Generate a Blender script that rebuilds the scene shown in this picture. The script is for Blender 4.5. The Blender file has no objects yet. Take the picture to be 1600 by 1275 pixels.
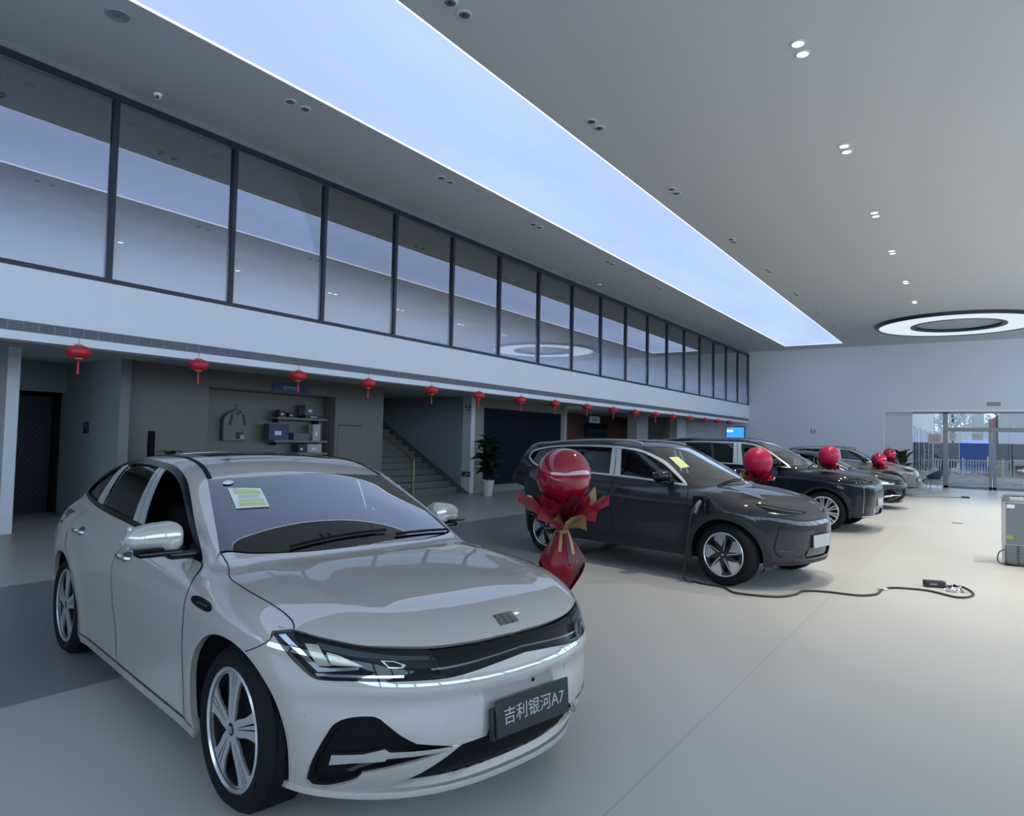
import bpy, bmesh, math, random
import numpy as np
from mathutils import Vector, Matrix
from mathutils.geometry import delaunay_2d_cdt

random.seed(7); rng = np.random.default_rng(7)
scene = bpy.context.scene
COL = scene.collection
PI = math.pi

# ------------------------------------------------------------------ camera, world, light, exposure
cam_d = bpy.data.cameras.new('camera'); cam = bpy.data.objects.new('camera', cam_d); COL.objects.link(cam)
cam_d.sensor_fit = 'HORIZONTAL'; cam_d.sensor_width = 36.0; cam_d.lens = 36.0*1080/1600; cam_d.clip_start = .05; cam_d.clip_end = 400
_d = Vector((1533-800, 703-637.5, 1080)); _yv = -(1080**2+_d.x*(1350-800))/_d.y
_u = Vector((-(1350-800), -_yv, -1080)); _u = _u if _u.y < 0 else -_u
_d.normalize(); _u.normalize(); _r = _d.cross(_u); _r = _r if _r.x > 0 else -_r
# rows: camera x/y/z axes in world coordinates (image right, down, forward)
ax_x = Vector((_r.x, _d.x, _u.x)); ax_y = Vector((_r.y, _d.y, _u.y)); ax_z = Vector((_r.z, _d.z, _u.z))
M = Matrix.Identity(4)
for i in range(3): M[i][0] = ax_x[i]; M[i][1] = -ax_y[i]; M[i][2] = -ax_z[i]
M.translation = (0, 0, 1.6); cam.matrix_world = M
scene.camera = cam

world = bpy.data.worlds.new('overcast_sky'); scene.world = world; world.use_nodes = True
wn = world.node_tree.nodes; wl = world.node_tree.links
bg = wn['Background']; bg.inputs['Color'].default_value = (.58, .77, 1.0, 1); bg.inputs['Strength'].default_value = 2.6
scene.view_settings.view_transform = 'Standard'; scene.view_settings.look = 'None'
scene.view_settings.exposure = 0.95; scene.view_settings.gamma = 1.0; scene.view_settings.use_curve_mapping = False
PANEL_COL, PANEL_STR = (.50, .66, 1.0), .54       # the long luminous ceiling
RING_STR = .50
SPOT_W = 300.0                                       # each lit downlight, and each added fill spot out of view
scene.cycles.max_bounces = 8; scene.cycles.diffuse_bounces = 4; scene.cycles.glossy_bounces = 5; scene.cycles.transparent_max_bounces = 12
scene.cycles.use_denoising = True; scene.cycles.sample_clamp_indirect = 6.0; scene.cycles.caustics_reflective = False; scene.cycles.caustics_refractive = False
def spl(xs, ys, n=1600):
    """natural cubic spline as a fine lookup table (clamped outside)"""
    o = np.argsort(xs); x = np.array(xs, float)[o]; y = np.array(ys, float)[o]; m = len(x)
    h = np.diff(x); A = np.zeros((m, m)); b = np.zeros(m); A[0, 0] = A[-1, -1] = 1
    for i in range(1, m-1):
        A[i, i-1] = h[i-1]; A[i, i] = 2*(h[i-1]+h[i]); A[i, i+1] = h[i]
        b[i] = 3*((y[i+1]-y[i])/h[i]-(y[i]-y[i-1])/h[i-1])
    c = np.linalg.solve(A, b); X = np.linspace(x[0], x[-1], n); k = np.clip(np.searchsorted(x, X)-1, 0, m-2)
    d = (c[k+1]-c[k])/(3*h[k]); bb = (y[k+1]-y[k])/h[k]-h[k]*(2*c[k]+c[k+1])/3; t = X-x[k]
    Y = y[k]+bb*t+c[k]*t*t+d*t**3
    return lambda q: np.interp(q, X, Y)
def smax(a, b, k):
    h = np.maximum(k-np.abs(a-b), 0)/k
    return np.maximum(a, b)+h*h*k*.25
def smin(a, b, k): return -smax(-a, -b, k)
def gauss(q): return np.exp(-q*q)
class Surf:
    """one car body as a smooth implicit function: f<0 inside; x forward, y left, z up"""
    def __init__(s, d):
        s.__dict__.update(d)
        for k in 'F R W Hc G T P B'.split(): setattr(s, k, spl(*zip(*d[k])))
    def plan(s, x, ay, w, F, R):
        u = np.maximum((x-s.xf)/np.maximum(F-s.xf, .05), 0); v = np.maximum((s.xr-x)/np.maximum(s.xr-R, .05), 0)
        u = np.minimum(u, 3); v = np.minimum(v, 3)
        q = (ay/w)**s.m+u**s.nf+v**s.nr
        return (q**(1/s.m)-1)*.9
    def tub(s, x, y, z):
        ay = np.abs(y); w = s.W(z)*s.B(x)
        for wx in (s.ax, -s.ax):
            r = np.hypot(x-wx, z-s.wz)
            w = w+s.flare*gauss((r-s.ar-.03)/.10)
        w = w+s.side(x, z)
        g = s.plan(x, ay, w, s.F(z)+s.nose(ay, z), s.R(z))
        H = s.Hc(x)-s.crown*(ay/.9)**s.cp+s.hood(x, ay)
        t = smax(g, (z-H)*.95, s.k1)
        return np.maximum(t, (s.zb(x)-z))
    def gh(s, x, y, z):
        ay = np.abs(y); q = (ay/.7)**2
        xx = x+np.where(x > s.xm, s.kf*np.minimum((x-s.xm)/.5, 1), s.kr*np.maximum((x-s.xm)/1.5, -1))*q
        e = .02; sl = (s.G(xx+e)-s.G(xx-e))/(2*e)
        a = (z-s.G(xx)+s.rc*q)/np.sqrt(1+sl*sl)
        b = (ay-s.T(z)*s.P(x))*.93
        return np.maximum(smax(a, b, s.k2), s.zg-z)
    def __call__(s, x, y, z):
        return smin(s.tub(x, y, z), s.gh(x, y, z), s.k3)
    def hit(s, o, d, tmax, n=70, f=None):
        """first crossing outside->inside along rays o+d*t"""
        f = f or s; o = np.atleast_2d(o).astype(float); d = np.broadcast_to(np.atleast_2d(d).astype(float), o.shape)
        T = np.linspace(0, tmax, n); lo = np.zeros(len(o)); hi = np.full(len(o), np.nan); best = np.full(len(o), 1e9); bt = np.zeros(len(o))
        prev = None
        for t in T:
            p = o+d*t; v = f(p[:, 0], p[:, 1], p[:, 2])
            m = np.isnan(hi) & (v < best); best[m] = v[m]; bt[m] = t
            m = np.isnan(hi) & (v <= 0); hi[m] = t
            m = np.isnan(hi); lo[m] = t
            if not m.any(): break
        miss = np.isnan(hi); hi = np.where(miss, lo, hi)
        for _ in range(26):
            mid = (lo+hi)/2; p = o+d*mid[:, None]; v = f(p[:, 0], p[:, 1], p[:, 2])
            lo = np.where(v > 0, mid, lo); hi = np.where(v > 0, hi, mid)
        t = np.where(miss, bt, hi)
        return o+d*t[:, None], miss
    def nrm(s, p, e=2e-3):
        x, y, z = p.T
        g = np.stack([s(x+e, y, z)-s(x-e, y, z), s(x, y+e, z)-s(x, y-e, z), s(x, y, z+e)-s(x, y, z-e)], 1)
        return g/np.maximum(np.linalg.norm(g, axis=1, keepdims=True), 1e-9)
    def lift(s, proj, uv):
        uv = np.atleast_2d(np.array(uv, float)); n = len(uv); z = np.zeros(n)
        if proj == 'side': return s.hit(np.stack([uv[:, 0], z-1.25, uv[:, 1]], 1), (0, 1, 0), 1.25)[0]
        if proj == 'top': return s.hit(np.stack([uv[:, 0], uv[:, 1], z+2.1], 1), (0, 0, -1), 2.0, 110)[0]
        if proj == 'front': return s.hit(np.stack([z+3, uv[:, 0], uv[:, 1]], 1), (-1, 0, 0), 2.9, 110)[0]
        if proj == 'rear': return s.hit(np.stack([z-3.2, uv[:, 0], uv[:, 1]], 1), (1, 0, 0), 2.9, 110)[0]
        if proj in ('cyl', 'cylr'):
            a = uv[:, 0]; xc = s.xc if proj == 'cyl' else s.xcr; dx, dy = np.cos(a), np.sin(a)
            return s.hit(np.stack([xc+dx*2.2, dy*2.2, uv[:, 1]], 1), np.stack([-dx, -dy, z], 1), 2.0, 90)[0]
    def flat(s, proj, p):
        p = np.atleast_2d(p)
        if proj == 'side': return p[:, [0, 2]]
        if proj == 'top': return p[:, [0, 1]]
        if proj in ('front', 'rear'): return p[:, [1, 2]]
        xc = s.xc if proj == 'cyl' else s.xcr
        return np.stack([np.unwrap(np.arctan2(p[:, 1], p[:, 0]-xc)), p[:, 2]], 1)
SEDAN = dict(zg=.80, ax=1.4225, wz=.345, ar=.40, flare=.012, xf=1.25, xr=-1.45, m=2.5, nf=2.35, nr=2.5, crown=.075, cp=2.4,
    k1=.13, k2=.10, k3=.025, xm=-.3, kf=.07, kr=.12, rc=.05, xc=.9, xcr=-.9,
    F=[(.05, 1.98), (.12, 2.07), (.2, 2.185), (.27, 2.255), (.33, 2.285), (.4, 2.298), (.5, 2.296), (.57, 2.290), (.625, 2.298), (.66, 2.281), (.73, 2.25), (.8, 2.20), (.9, 2.1), (1.0, 1.98), (1.2, 1.7), (1.6, 1.4)],
    R=[(.05, -2.35), (.2, -2.47), (.4, -2.53), (.6, -2.54), (.8, -2.55), (.95, -2.55), (1.05, -2.55), (1.2, -2.5), (1.6, -2.3)],
    W=[(.05, .84), (.15, .885), (.25, .905), (.4, .922), (.55, .938), (.7, .948), (.8, .948), (.9, .925), (1.0, .89), (1.1, .86), (1.3, .80), (1.7, .7)],
    B=[(-2.7, .955), (-2, .975), (-1.2, .993), (-.2, 1.), (.8, 1.), (1.5, .985), (2.2, .96), (2.6, .94)],
    Hc=[(-2.7, 1.04), (-2.5, 1.075), (-2.2, 1.095), (-1.8, 1.085), (-1.2, 1.06), (-.5, 1.03), (.2, 1.00), (.7, .995), (1.0, .985), (1.3, .965), (1.6, .932), (1.9, .888), (2.1, .84), (2.2, .806), (2.3, .76), (2.5, .66)],
    G=[(-3.4, -.6), (-3.0, .2), (-2.7, .80), (-2.4, .97), (-2.1, 1.135), (-1.8, 1.265), (-1.5, 1.36), (-1.2, 1.42), (-.8, 1.46), (-.4, 1.467), (0, 1.445), (.25, 1.388), (.5, 1.284), (.8, 1.146), (1.1, .99), (1.4, .83), (1.8, .55), (2.2, .2), (3, -.4)],
    T=[(.5, .89), (.9, .845), (1.0, .825), (1.1, .80), (1.2, .768), (1.3, .725), (1.4, .675), (1.5, .62), (1.7, .50)],
    P=[(-2.7, .76), (-2.2, .86), (-1.7, .93), (-1.1, .98), (-.5, .995), (0, 1), (.4, .99), (.8, .965), (1.2, .93), (1.8, .88)],
    side=lambda x, z: -.012*gauss((z-.42)/.14)*gauss((x)/1.1),
    hood=lambda x, ay: .012*gauss((ay-.62)/.12)*np.clip((x-.9)/.4, 0, 1),
    nose=lambda ay, z: 0*ay,
    zb=lambda x: .17+0*x)
SUV = dict(zg=.92, ax=1.375, wz=.35, ar=.42, flare=.022, xf=1.15, xr=-1.35, m=2.7, nf=2.5, nr=2.8, crown=.07, cp=2.4,
    k1=.14, k2=.10, k3=.03, xm=-.3, kf=.12, kr=.06, rc=.045, xc=.85, xcr=-.9,
    F=[(.05, 1.82), (.15, 1.94), (.25, 2.03), (.35, 2.075), (.5, 2.095), (.65, 2.095), (.8, 2.07), (.9, 2.02), (1.0, 1.93), (1.1, 1.8), (1.3, 1.5), (1.7, 1.3)],
    R=[(.05, -1.98), (.25, -2.10), (.45, -2.17), (.7, -2.19), (.9, -2.22), (1.1, -2.22), (1.3, -2.2), (1.7, -2.1)],
    W=[(.05, .84), (.2, .89), (.35, .915), (.55, .93), (.75, .945), (.9, .945), (1.0, .93), (1.1, .90), (1.2, .87), (1.4, .81), (1.8, .7)],
    B=[(-2.5, .95), (-1.8, .975), (-1.1, .993), (-.2, 1.), (.7, 1.), (1.4, .985), (2.1, .955), (2.5, .94)],
    Hc=[(-2.6, 1.12), (-2.2, 1.19), (-1.6, 1.18), (-1.0, 1.15), (-.4, 1.125), (.3, 1.105), (.8, 1.105), (1.1, 1.095), (1.35, 1.06), (1.6, 1.01), (1.8, .955), (1.95, .895), (2.05, .84), (2.2, .73)],
    G=[(-3.2, -.8), (-2.75, .2), (-2.55, .75), (-2.35, 1.10), (-2.2, 1.40), (-2.05, 1.54), (-1.8, 1.585), (-1.4, 1.615), (-.9, 1.64), (-.4, 1.645), (-.1, 1.625), (.15, 1.565), (.4, 1.45), (.7, 1.305), (1.0, 1.165), (1.3, 1.015), (1.6, .80), (2.0, .35), (3, -.8)],
    T=[(.5, .90), (1.0, .855), (1.1, .835), (1.2, .805), (1.3, .77), (1.4, .735), (1.5, .70), (1.6, .655), (1.7, .60), (1.9, .48)],
    P=[(-2.7, .80), (-2.3, .88), (-1.8, .935), (-1.1, .98), (-.5, 1), (0, 1), (.4, .99), (.8, .965), (1.2, .93), (1.8, .88)],
    side=lambda x, z: -.02*gauss((z-.45)/.15)*gauss((x)/1.0)+.010*gauss((z-.86)/.07),
    hood=lambda x, ay: .012*gauss((ay-.60)/.12)*np.clip((x-.9)/.4, 0, 1),
    nose=lambda ay, z: 0*ay,
    zb=lambda x: .20+0*x)
DSUV = dict(zg=.98, ax=1.515, wz=.375, ar=.45, flare=.014, xf=1.55, xr=-1.7, m=3.2, nf=3.0, nr=3.2, crown=.05, cp=3.0,
    k1=.12, k2=.10, k3=.03, xm=-.3, kf=.12, kr=.06, rc=.045, xc=1.1, xcr=-1.1,
    F=[(.05, 1.960), (.15, 2.090), (.25, 2.220), (.35, 2.270), (.5, 2.290), (.7, 2.295), (.85, 2.280), (.95, 2.240), (1.02, 2.180), (1.1, 2.060), (1.3, 1.640), (1.7, 1.240)],
    R=[(.05, -2.45), (.25, -2.58), (.45, -2.66), (.7, -2.68), (.9, -2.67), (1.1, -2.64), (1.3, -2.6), (1.8, -2.5)],
    W=[(.05, .88), (.2, .94), (.35, .965), (.55, .98), (.75, .99), (.9, .995), (1.02, .985), (1.1, .965), (1.2, .93), (1.4, .87), (1.8, .76)],
    B=[(-2.7, .965), (-1.8, .985), (-1.1, .995), (-.2, 1.), (.7, 1.), (1.4, .99), (2.1, .975), (2.5, .96)],
    Hc=[(-2.9, 1.14), (-2.2, 1.18), (-1.6, 1.17), (-1.0, 1.15), (-.4, 1.14), (.3, 1.135), (.8, 1.14), (1.1, 1.14), (1.5, 1.12), (1.8, 1.09), (2.0, 1.06), (2.14, 1.03), (2.24, .99), (2.4, .90)],
    G=[(-3.6, -.8), (-3.2, .1), (-2.95, .75), (-2.75, 1.10), (-2.6, 1.45), (-2.5, 1.62), (-2.3, 1.68), (-1.8, 1.72), (-1.1, 1.75), (-.5, 1.755), (-.1, 1.735), (.15, 1.68), (.4, 1.58), (.7, 1.43), (1.0, 1.275), (1.3, 1.11), (1.7, .90), (2.2, .5), (3, -.2)],
    T=[(.5, .95), (1.0, .92), (1.1, .90), (1.2, .875), (1.3, .845), (1.4, .81), (1.5, .775), (1.6, .735), (1.7, .69), (1.8, .63), (2.0, .48)],
    P=[(-2.9, .86), (-2.5, .90), (-1.8, .95), (-1.1, .985), (-.5, 1), (0, 1), (.4, .99), (.8, .97), (1.2, .94), (1.8, .9)],
    side=lambda x, z: -.018*gauss((z-.50)/.16)*gauss((x)/1.2)+.006*gauss((z-.95)/.05),
    hood=lambda x, ay: .012*gauss((ay-.66)/.12)*np.clip((x-.9)/.4, 0, 1),
    nose=lambda ay, z: 0*ay,
    zb=lambda x: .22+0*x)
# ------------------------------------------------------------------ materials
MATS = {}
def mat(name, col=(.5, .5, .5), rough=.5, metal=0., coat=0., coat_rough=.03, emit=None, estr=1., spec=.5, noise=0., nscale=30., bump=0., sheen=0., trans=0., ior=1.5):
    if name in MATS: return MATS[name]
    m = bpy.data.materials.new(name); m.use_nodes = True; n = m.node_tree.nodes; l = m.node_tree.links
    p = n['Principled BSDF']; p.inputs['Base Color'].default_value = (*col, 1); p.inputs['Roughness'].default_value = rough
    p.inputs['Metallic'].default_value = metal; p.inputs['Coat Weight'].default_value = coat; p.inputs['Coat Roughness'].default_value = coat_rough
    p.inputs['Specular IOR Level'].default_value = spec; p.inputs['Transmission Weight'].default_value = trans; p.inputs['IOR'].default_value = ior
    if emit: p.inputs['Emission Color'].default_value = (*emit, 1); p.inputs['Emission Strength'].default_value = estr
    if noise or bump:
        tc = n.new('ShaderNodeTexCoord'); nz = n.new('ShaderNodeTexNoise'); nz.inputs['Scale'].default_value = nscale; nz.inputs['Detail'].default_value = 5
        l.new(tc.outputs['Object'], nz.inputs['Vector'])
        if noise:
            hv = n.new('ShaderNodeMix'); hv.data_type = 'RGBA'
            hv.inputs['A'].default_value = (*[c*(1-noise) for c in col], 1); hv.inputs['B'].default_value = (*[min(1, c*(1+noise)) for c in col], 1)
            l.new(nz.outputs['Fac'], hv.inputs['Factor']); l.new(hv.outputs['Result'], p.inputs['Base Color'])
        if bump:
            b = n.new('ShaderNodeBump'); b.inputs['Strength'].default_value = bump; b.inputs['Distance'].default_value = .01
            l.new(nz.outputs['Fac'], b.inputs['Height']); l.new(b.outputs['Normal'], p.inputs['Normal'])
    MATS[name] = m; return m
def glass(name, tint=(.8, .85, .9), base=.08, rough=.0, gain=1.0, bump=0.):
    """coated sheet glass: a clear tinted pane mixed with mirror reflection by Fresnel"""
    if name in MATS: return MATS[name]
    m = bpy.data.materials.new(name); m.use_nodes = True; n = m.node_tree.nodes; l = m.node_tree.links
    n.remove(n['Principled BSDF']); out = n['Material Output']
    t = n.new('ShaderNodeBsdfTransparent'); t.inputs['Color'].default_value = (*tint, 1)
    g = n.new('ShaderNodeBsdfGlossy'); g.inputs['Color'].default_value = (.95, .97, 1, 1); g.inputs['Roughness'].default_value = rough
    f = n.new('ShaderNodeFresnel'); f.inputs['IOR'].default_value = 1.5
    ma = n.new('ShaderNodeMath'); ma.operation = 'MULTIPLY_ADD'; ma.inputs[1].default_value = gain; ma.inputs[2].default_value = base; ma.use_clamp = True
    l.new(f.outputs['Fac'], ma.inputs[0])
    mx = n.new('ShaderNodeMixShader'); l.new(ma.outputs['Value'], mx.inputs['Fac']); l.new(t.outputs['BSDF'], mx.inputs[1]); l.new(g.outputs['BSDF'], mx.inputs[2])
    l.new(mx.outputs['Shader'], out.inputs['Surface']); MATS[name] = m; return m
def emis(name, col, strength):
    if name in MATS: return MATS[name]
    m = bpy.data.materials.new(name); m.use_nodes = True; n = m.node_tree.nodes; l = m.node_tree.links
    n.remove(n['Principled BSDF']); e = n.new('ShaderNodeEmission'); e.inputs['Color'].default_value = (*col, 1); e.inputs['Strength'].default_value = strength
    l.new(e.outputs['Emission'], n['Material Output'].inputs['Surface']); MATS[name] = m; return m

# ------------------------------------------------------------------ object helpers
def link(o, parent=None):
    COL.objects.link(o)
    if parent is not None: o.parent = parent
    return o
def tag(o, label=None, cat=None, group=None, kind=None):
    if label: o['label'] = label
    if cat: o['category'] = cat
    if group: o['group'] = group
    if kind: o['kind'] = kind
    return o
def empty(name, loc=(0, 0, 0), rz=0., label=None, cat=None, group=None):
    o = bpy.data.objects.new(name, None); o.location = loc; o.rotation_euler = (0, 0, rz); o.empty_display_size = .1
    link(o); return tag(o, label, cat, group)
def meshobj(name, me, m=None, parent=None):
    o = bpy.data.objects.new(name, me); link(o, parent)
    if m is not None:
        if not me.materials: me.materials.append(m)
        o.material_slots[0].link = 'OBJECT'; o.material_slots[0].material = m
    return o
class MB:
    """collects shapes into one mesh"""
    def __init__(s): s.v = []; s.f = []; s.sm = []
    def add(s, v, f, smooth=False):
        k = len(s.v); s.v += [tuple(map(float, p)) for p in v]; s.f += [tuple(int(i)+k for i in q) for q in f]; s.sm += [smooth]*len(f); return s
    def box(s, x0, y0, z0, x1, y1, z1, b=0.):
        if x0 > x1: x0, x1 = x1, x0
        if y0 > y1: y0, y1 = y1, y0
        if z0 > z1: z0, z1 = z1, z0
        b = min(b, .49*min(x1-x0, y1-y0, z1-z0))
        if b <= 0:
            v = [(x, y, z) for x in (x0, x1) for y in (y0, y1) for z in (z0, z1)]
            return s.add(v, [(0, 1, 3, 2), (4, 6, 7, 5), (0, 4, 5, 1), (2, 3, 7, 6), (0, 2, 6, 4), (1, 5, 7, 3)])
        bm = bmesh.new(); bmesh.ops.create_cube(bm, size=1)
        for q in bm.verts: q.co = Vector(((x0+x1)/2+q.co.x*(x1-x0), (y0+y1)/2+q.co.y*(y1-y0), (z0+z1)/2+q.co.z*(z1-z0)))
        bmesh.ops.bevel(bm, geom=bm.edges[:], offset=b, segments=2 if b > .01 else 1, profile=.5, affect='EDGES')
        bm.verts.index_update(); s.add([q.co for q in bm.verts], [[q.index for q in fc.verts] for fc in bm.faces]); bm.free(); return s
    def tube(s, pts, r, n=8, caps=True, closed=False):
        pts = [Vector(p) for p in pts]; m = len(pts); rs = r if hasattr(r, '__len__') else [r]*m; v = []; f = []; up = None
        for i, p in enumerate(pts):
            a = pts[(i-1) % m] if (i > 0 or closed) else p; b = pts[(i+1) % m] if (i < m-1 or closed) else p
            t = (b-a).normalized()
            if up is None: up = Vector((0, 0, 1)) if abs(t.z) < .9 else Vector((1, 0, 0))
            s1 = t.cross(up).normalized(); up = s1.cross(t).normalized()
            for k in range(n):
                w = 2*PI*k/n; v.append(p+(s1*math.cos(w)+up*math.sin(w))*rs[i])
        for i in range(m if closed else m-1):
            j = (i+1) % m
            for k in range(n): f.append((i*n+k, i*n+(k+1) % n, j*n+(k+1) % n, j*n+k))
        if caps and not closed: f.append(tuple(range(n))[::-1]); f.append(tuple((m-1)*n+k for k in range(n)))
        return s.add(v, f, True)
    def lathe(s, prof, n=24, axis='z', c=(0, 0, 0), closed=False):
        v = []; f = []; m = len(prof)
        for r, h in prof:
            for k in range(n):
                w = 2*PI*k/n; a, b = r*math.cos(w), r*math.sin(w)
                p = (a, b, h) if axis == 'z' else ((a, h, b) if axis == 'y' else (h, a, b)); v.append((p[0]+c[0], p[1]+c[1], p[2]+c[2]))
        for i in range(m if closed else m-1):
            j = (i+1) % m
            for k in range(n): f.append((i*n+k, i*n+(k+1) % n, j*n+(k+1) % n, j*n+k))
        if not closed:
            if prof[0][0] > 1e-6: f.append(tuple(range(n))[::-1])
            if prof[-1][0] > 1e-6: f.append(tuple((m-1)*n+k for k in range(n)))
        return s.add(v, f, True)
    def prism(s, poly, a, b, axis='z', smooth=False):
        n = len(poly)
        def P(u, w, h): return (u, w, h) if axis == 'z' else ((u, h, w) if axis == 'y' else (h, u, w))
        v = [P(u, w, a) for u, w in poly]+[P(u, w, b) for u, w in poly]
        f = [tuple(range(n))[::-1], tuple(range(n, 2*n))]+[(i, (i+1) % n, n+(i+1) % n, n+i) for i in range(n)]
        return s.add(v, f, smooth)
    def quad(s, a, b, c, d): return s.add([a, b, c, d], [(0, 1, 2, 3)])
    def grid(s, P, smooth=True, cu=False):
        P = np.asarray(P); m, n = P.shape[:2]; f = []
        for i in range(m-1):
            for j in range(n if cu else n-1): f.append((i*n+j, i*n+(j+1) % n, (i+1)*n+(j+1) % n, (i+1)*n+j))
        return s.add(P.reshape(-1, 3), f, smooth)
    def mesh(s, name='mesh', fix=True, angle=None):
        me = bpy.data.meshes.new(name); me.from_pydata(s.v, [], s.f)
        if fix:
            bm = bmesh.new(); bm.from_mesh(me); bmesh.ops.recalc_face_normals(bm, faces=bm.faces); bm.to_mesh(me); bm.free()
        me.polygons.foreach_set('use_smooth', s.sm)
        if angle: me.set_sharp_from_angle(angle=math.radians(angle))
        me.update(); return me
    def build(s, name, m=None, parent=None, fix=True, angle=40, loc=None, rz=None):
        o = meshobj(name, s.mesh(name, fix, angle), m, parent)
        if loc is not None: o.location = loc
        if rz is not None: o.rotation_euler = (0, 0, rz)
        return o
def copy_tree(o, parent=None, sub=True):
    c = o.copy(); COL.objects.link(c); c.parent = parent
    if sub:
        for ch in list(o.children): copy_tree(ch, c)
    return c
def struct(name, b, m, parent=None, **k):
    o = b.build(name, m, parent, **k)
    if parent is None: o['kind'] = 'structure'
    return o
def text_mesh(body, size, depth=.002, align='CENTER'):
    cu = bpy.data.curves.new('lettering', 'FONT'); cu.body = body; cu.size = size; cu.extrude = depth; cu.align_x = align; cu.align_y = 'CENTER'; cu.resolution_u = 3
    o = bpy.data.objects.new('lettering', cu); COL.objects.link(o); bpy.context.view_layer.update()
    me = bpy.data.meshes.new_from_object(o.evaluated_get(bpy.context.evaluated_depsgraph_get()))
    bpy.data.objects.remove(o); me.materials.clear(); return me

# ------------------------------------------------------------------ 2-D loops and body patches
def cr(pts, step=.03, closed=False):
    """Catmull-Rom curve through the points"""
    P = np.array(pts, float); n = len(P)
    if n < 3 and not closed: return rs(P, step)
    out = []
    for i in range(n if closed else n-1):
        a, b, c, d = (P[(i-1) % n] if (closed or i > 0) else 2*P[0]-P[1]), P[i], P[(i+1) % n], (P[(i+2) % n] if (closed or i < n-2) else 2*P[-1]-P[-2])
        k = max(2, int(np.linalg.norm(c-b)/step)+1)
        for t in np.arange(k)/k: out.append(.5*(2*b+(c-a)*t+(2*a-5*b+4*c-d)*t*t+(3*b-a-3*c+d)*t**3))
    if not closed: out.append(P[-1])
    return np.array(out)
def rs(P, step=.03):
    P = np.array(P, float); out = []
    for a, b in zip(P[:-1], P[1:]):
        k = max(1, int(np.linalg.norm(b-a)/step+.5)); out += [a+(b-a)*t for t in np.arange(k)/k]
    return np.array(out+[P[-1]])
def arc(cx, cz, r, a0, a1, step=.03):
    n = max(3, int(abs(math.radians(a1-a0))*r/step)); t = np.radians(np.linspace(a0, a1, n+1)); return np.stack([cx+r*np.cos(t), cz+r*np.sin(t)], 1)
def cat(*L):
    """joins polylines into one loop, dropping repeated points"""
    P = np.concatenate([np.array(q, float) for q in L]); keep = [0]
    for i in range(1, len(P)):
        if np.linalg.norm(P[i]-P[keep[-1]]) > 1e-3: keep.append(i)
    if np.linalg.norm(P[keep[-1]]-P[keep[0]]) < 1e-3: keep.pop()
    return P[keep]
def inside(P, loops):
    c = np.zeros(len(P), bool)
    for L in loops:
        a = L; b = np.roll(L, -1, 0)
        for (x0, y0), (x1, y1) in zip(a, b):
            if y0 == y1: continue
            m = ((y0 > P[:, 1]) != (y1 > P[:, 1])) & (P[:, 0] < (x1-x0)*(P[:, 1]-y0)/(y1-y0)+x0); c ^= m
    return c
def edge_dist(P, loops):
    d = np.full(len(P), 1e9)
    for L in loops:
        for a, b in zip(L, np.roll(L, -1, 0)):
            e = b-a; t = np.clip(((P-a)@e)/max(e@e, 1e-12), 0, 1); d = np.minimum(d, np.linalg.norm(P-a-t[:, None]*e, axis=1))
    return d
def patch(S, proj, loops, h=.03, off=0., skirt=.008, mirror=False, name='panel', usc=1.0):
    """a panel: the outline(s) triangulated in the plane of projection and laid on the body surface, with turned-in edges"""
    loops = [np.array(L, float) for L in loops]
    sc = np.array([usc, 1.0]); LL = [L*sc for L in loops]
    lo = np.min([L.min(0) for L in LL], 0); hi = np.max([L.max(0) for L in LL], 0)
    gx = np.arange(lo[0]+h*.5, hi[0], h); gy = np.arange(lo[1]+h*.43, hi[1], h*.866)
    G = np.array([(x+(h*.5 if j % 2 else 0), y) for j, y in enumerate(gy) for x in gx]) if len(gx) and len(gy) else np.zeros((0, 2))
    if len(G):
        G = G[inside(G, LL)]
        if len(G): G = G[edge_dist(G, LL) > h*.45]
    V = np.concatenate(LL+[G]) if len(G) else np.concatenate(LL); E = []; k = 0; rings = []
    for L in LL:
        n = len(L); E += [(k+i, k+(i+1) % n) for i in range(n)]; rings.append((k, n)); k += n
    vo, _, fo, orig, _, _ = delaunay_2d_cdt([Vector(p) for p in V], E, [], 0, 1e-5)
    vo = np.array([tuple(p) for p in vo]); T = np.array([q for q in fo if len(q) == 3])
    T = T[inside(vo[T].mean(1), LL)]
    uv = vo/sc; p = S.lift(proj, uv); nr = S.nrm(p); p = p+nr*off
    if mirror: p = p*[1, -1, 1]; nr = nr*[1, -1, 1]
    # orient
    fn = np.cross(p[T[:, 1]]-p[T[:, 0]], p[T[:, 2]]-p[T[:, 0]]); fl = (fn*nr[T[:, 0]]).sum(1) < 0; T[fl] = T[fl][:, ::-1]
    verts = [p]; norms = [nr]; faces = [tuple(q) for q in T]; base = len(p)
    if skirt:
        # border edges of the triangulation
        cnt = {}
        for a, b, c in T:
            for e in ((a, b), (b, c), (c, a)): cnt[e] = 1
        be = [e for e in cnt if (e[1], e[0]) not in cnt]
        P0 = np.array([e[0] for e in be]); P1 = np.array([e[1] for e in be])
        t = p[P1]-p[P0]; on = np.cross(t, nr[P0]); on /= np.maximum(np.linalg.norm(on, axis=1, keepdims=True), 1e-9)
        m = len(be); q = np.concatenate([p[P0], p[P1], p[P1]-nr[P1]*skirt, p[P0]-nr[P0]*skirt]); verts.append(q); norms.append(np.concatenate([on]*4))
        faces += [(base+i, base+3*m+i, base+2*m+i, base+m+i) for i in range(m)]
    v = np.concatenate(verts); nn = np.concatenate(norms)
    me = bpy.data.meshes.new(name); me.from_pydata(v.tolist(), [], faces); me.polygons.foreach_set('use_smooth', [True]*len(faces)); me.update()
    if len(me.vertices) == len(nn): me.normals_split_custom_set_from_vertices(nn.tolist())
    return me
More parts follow.
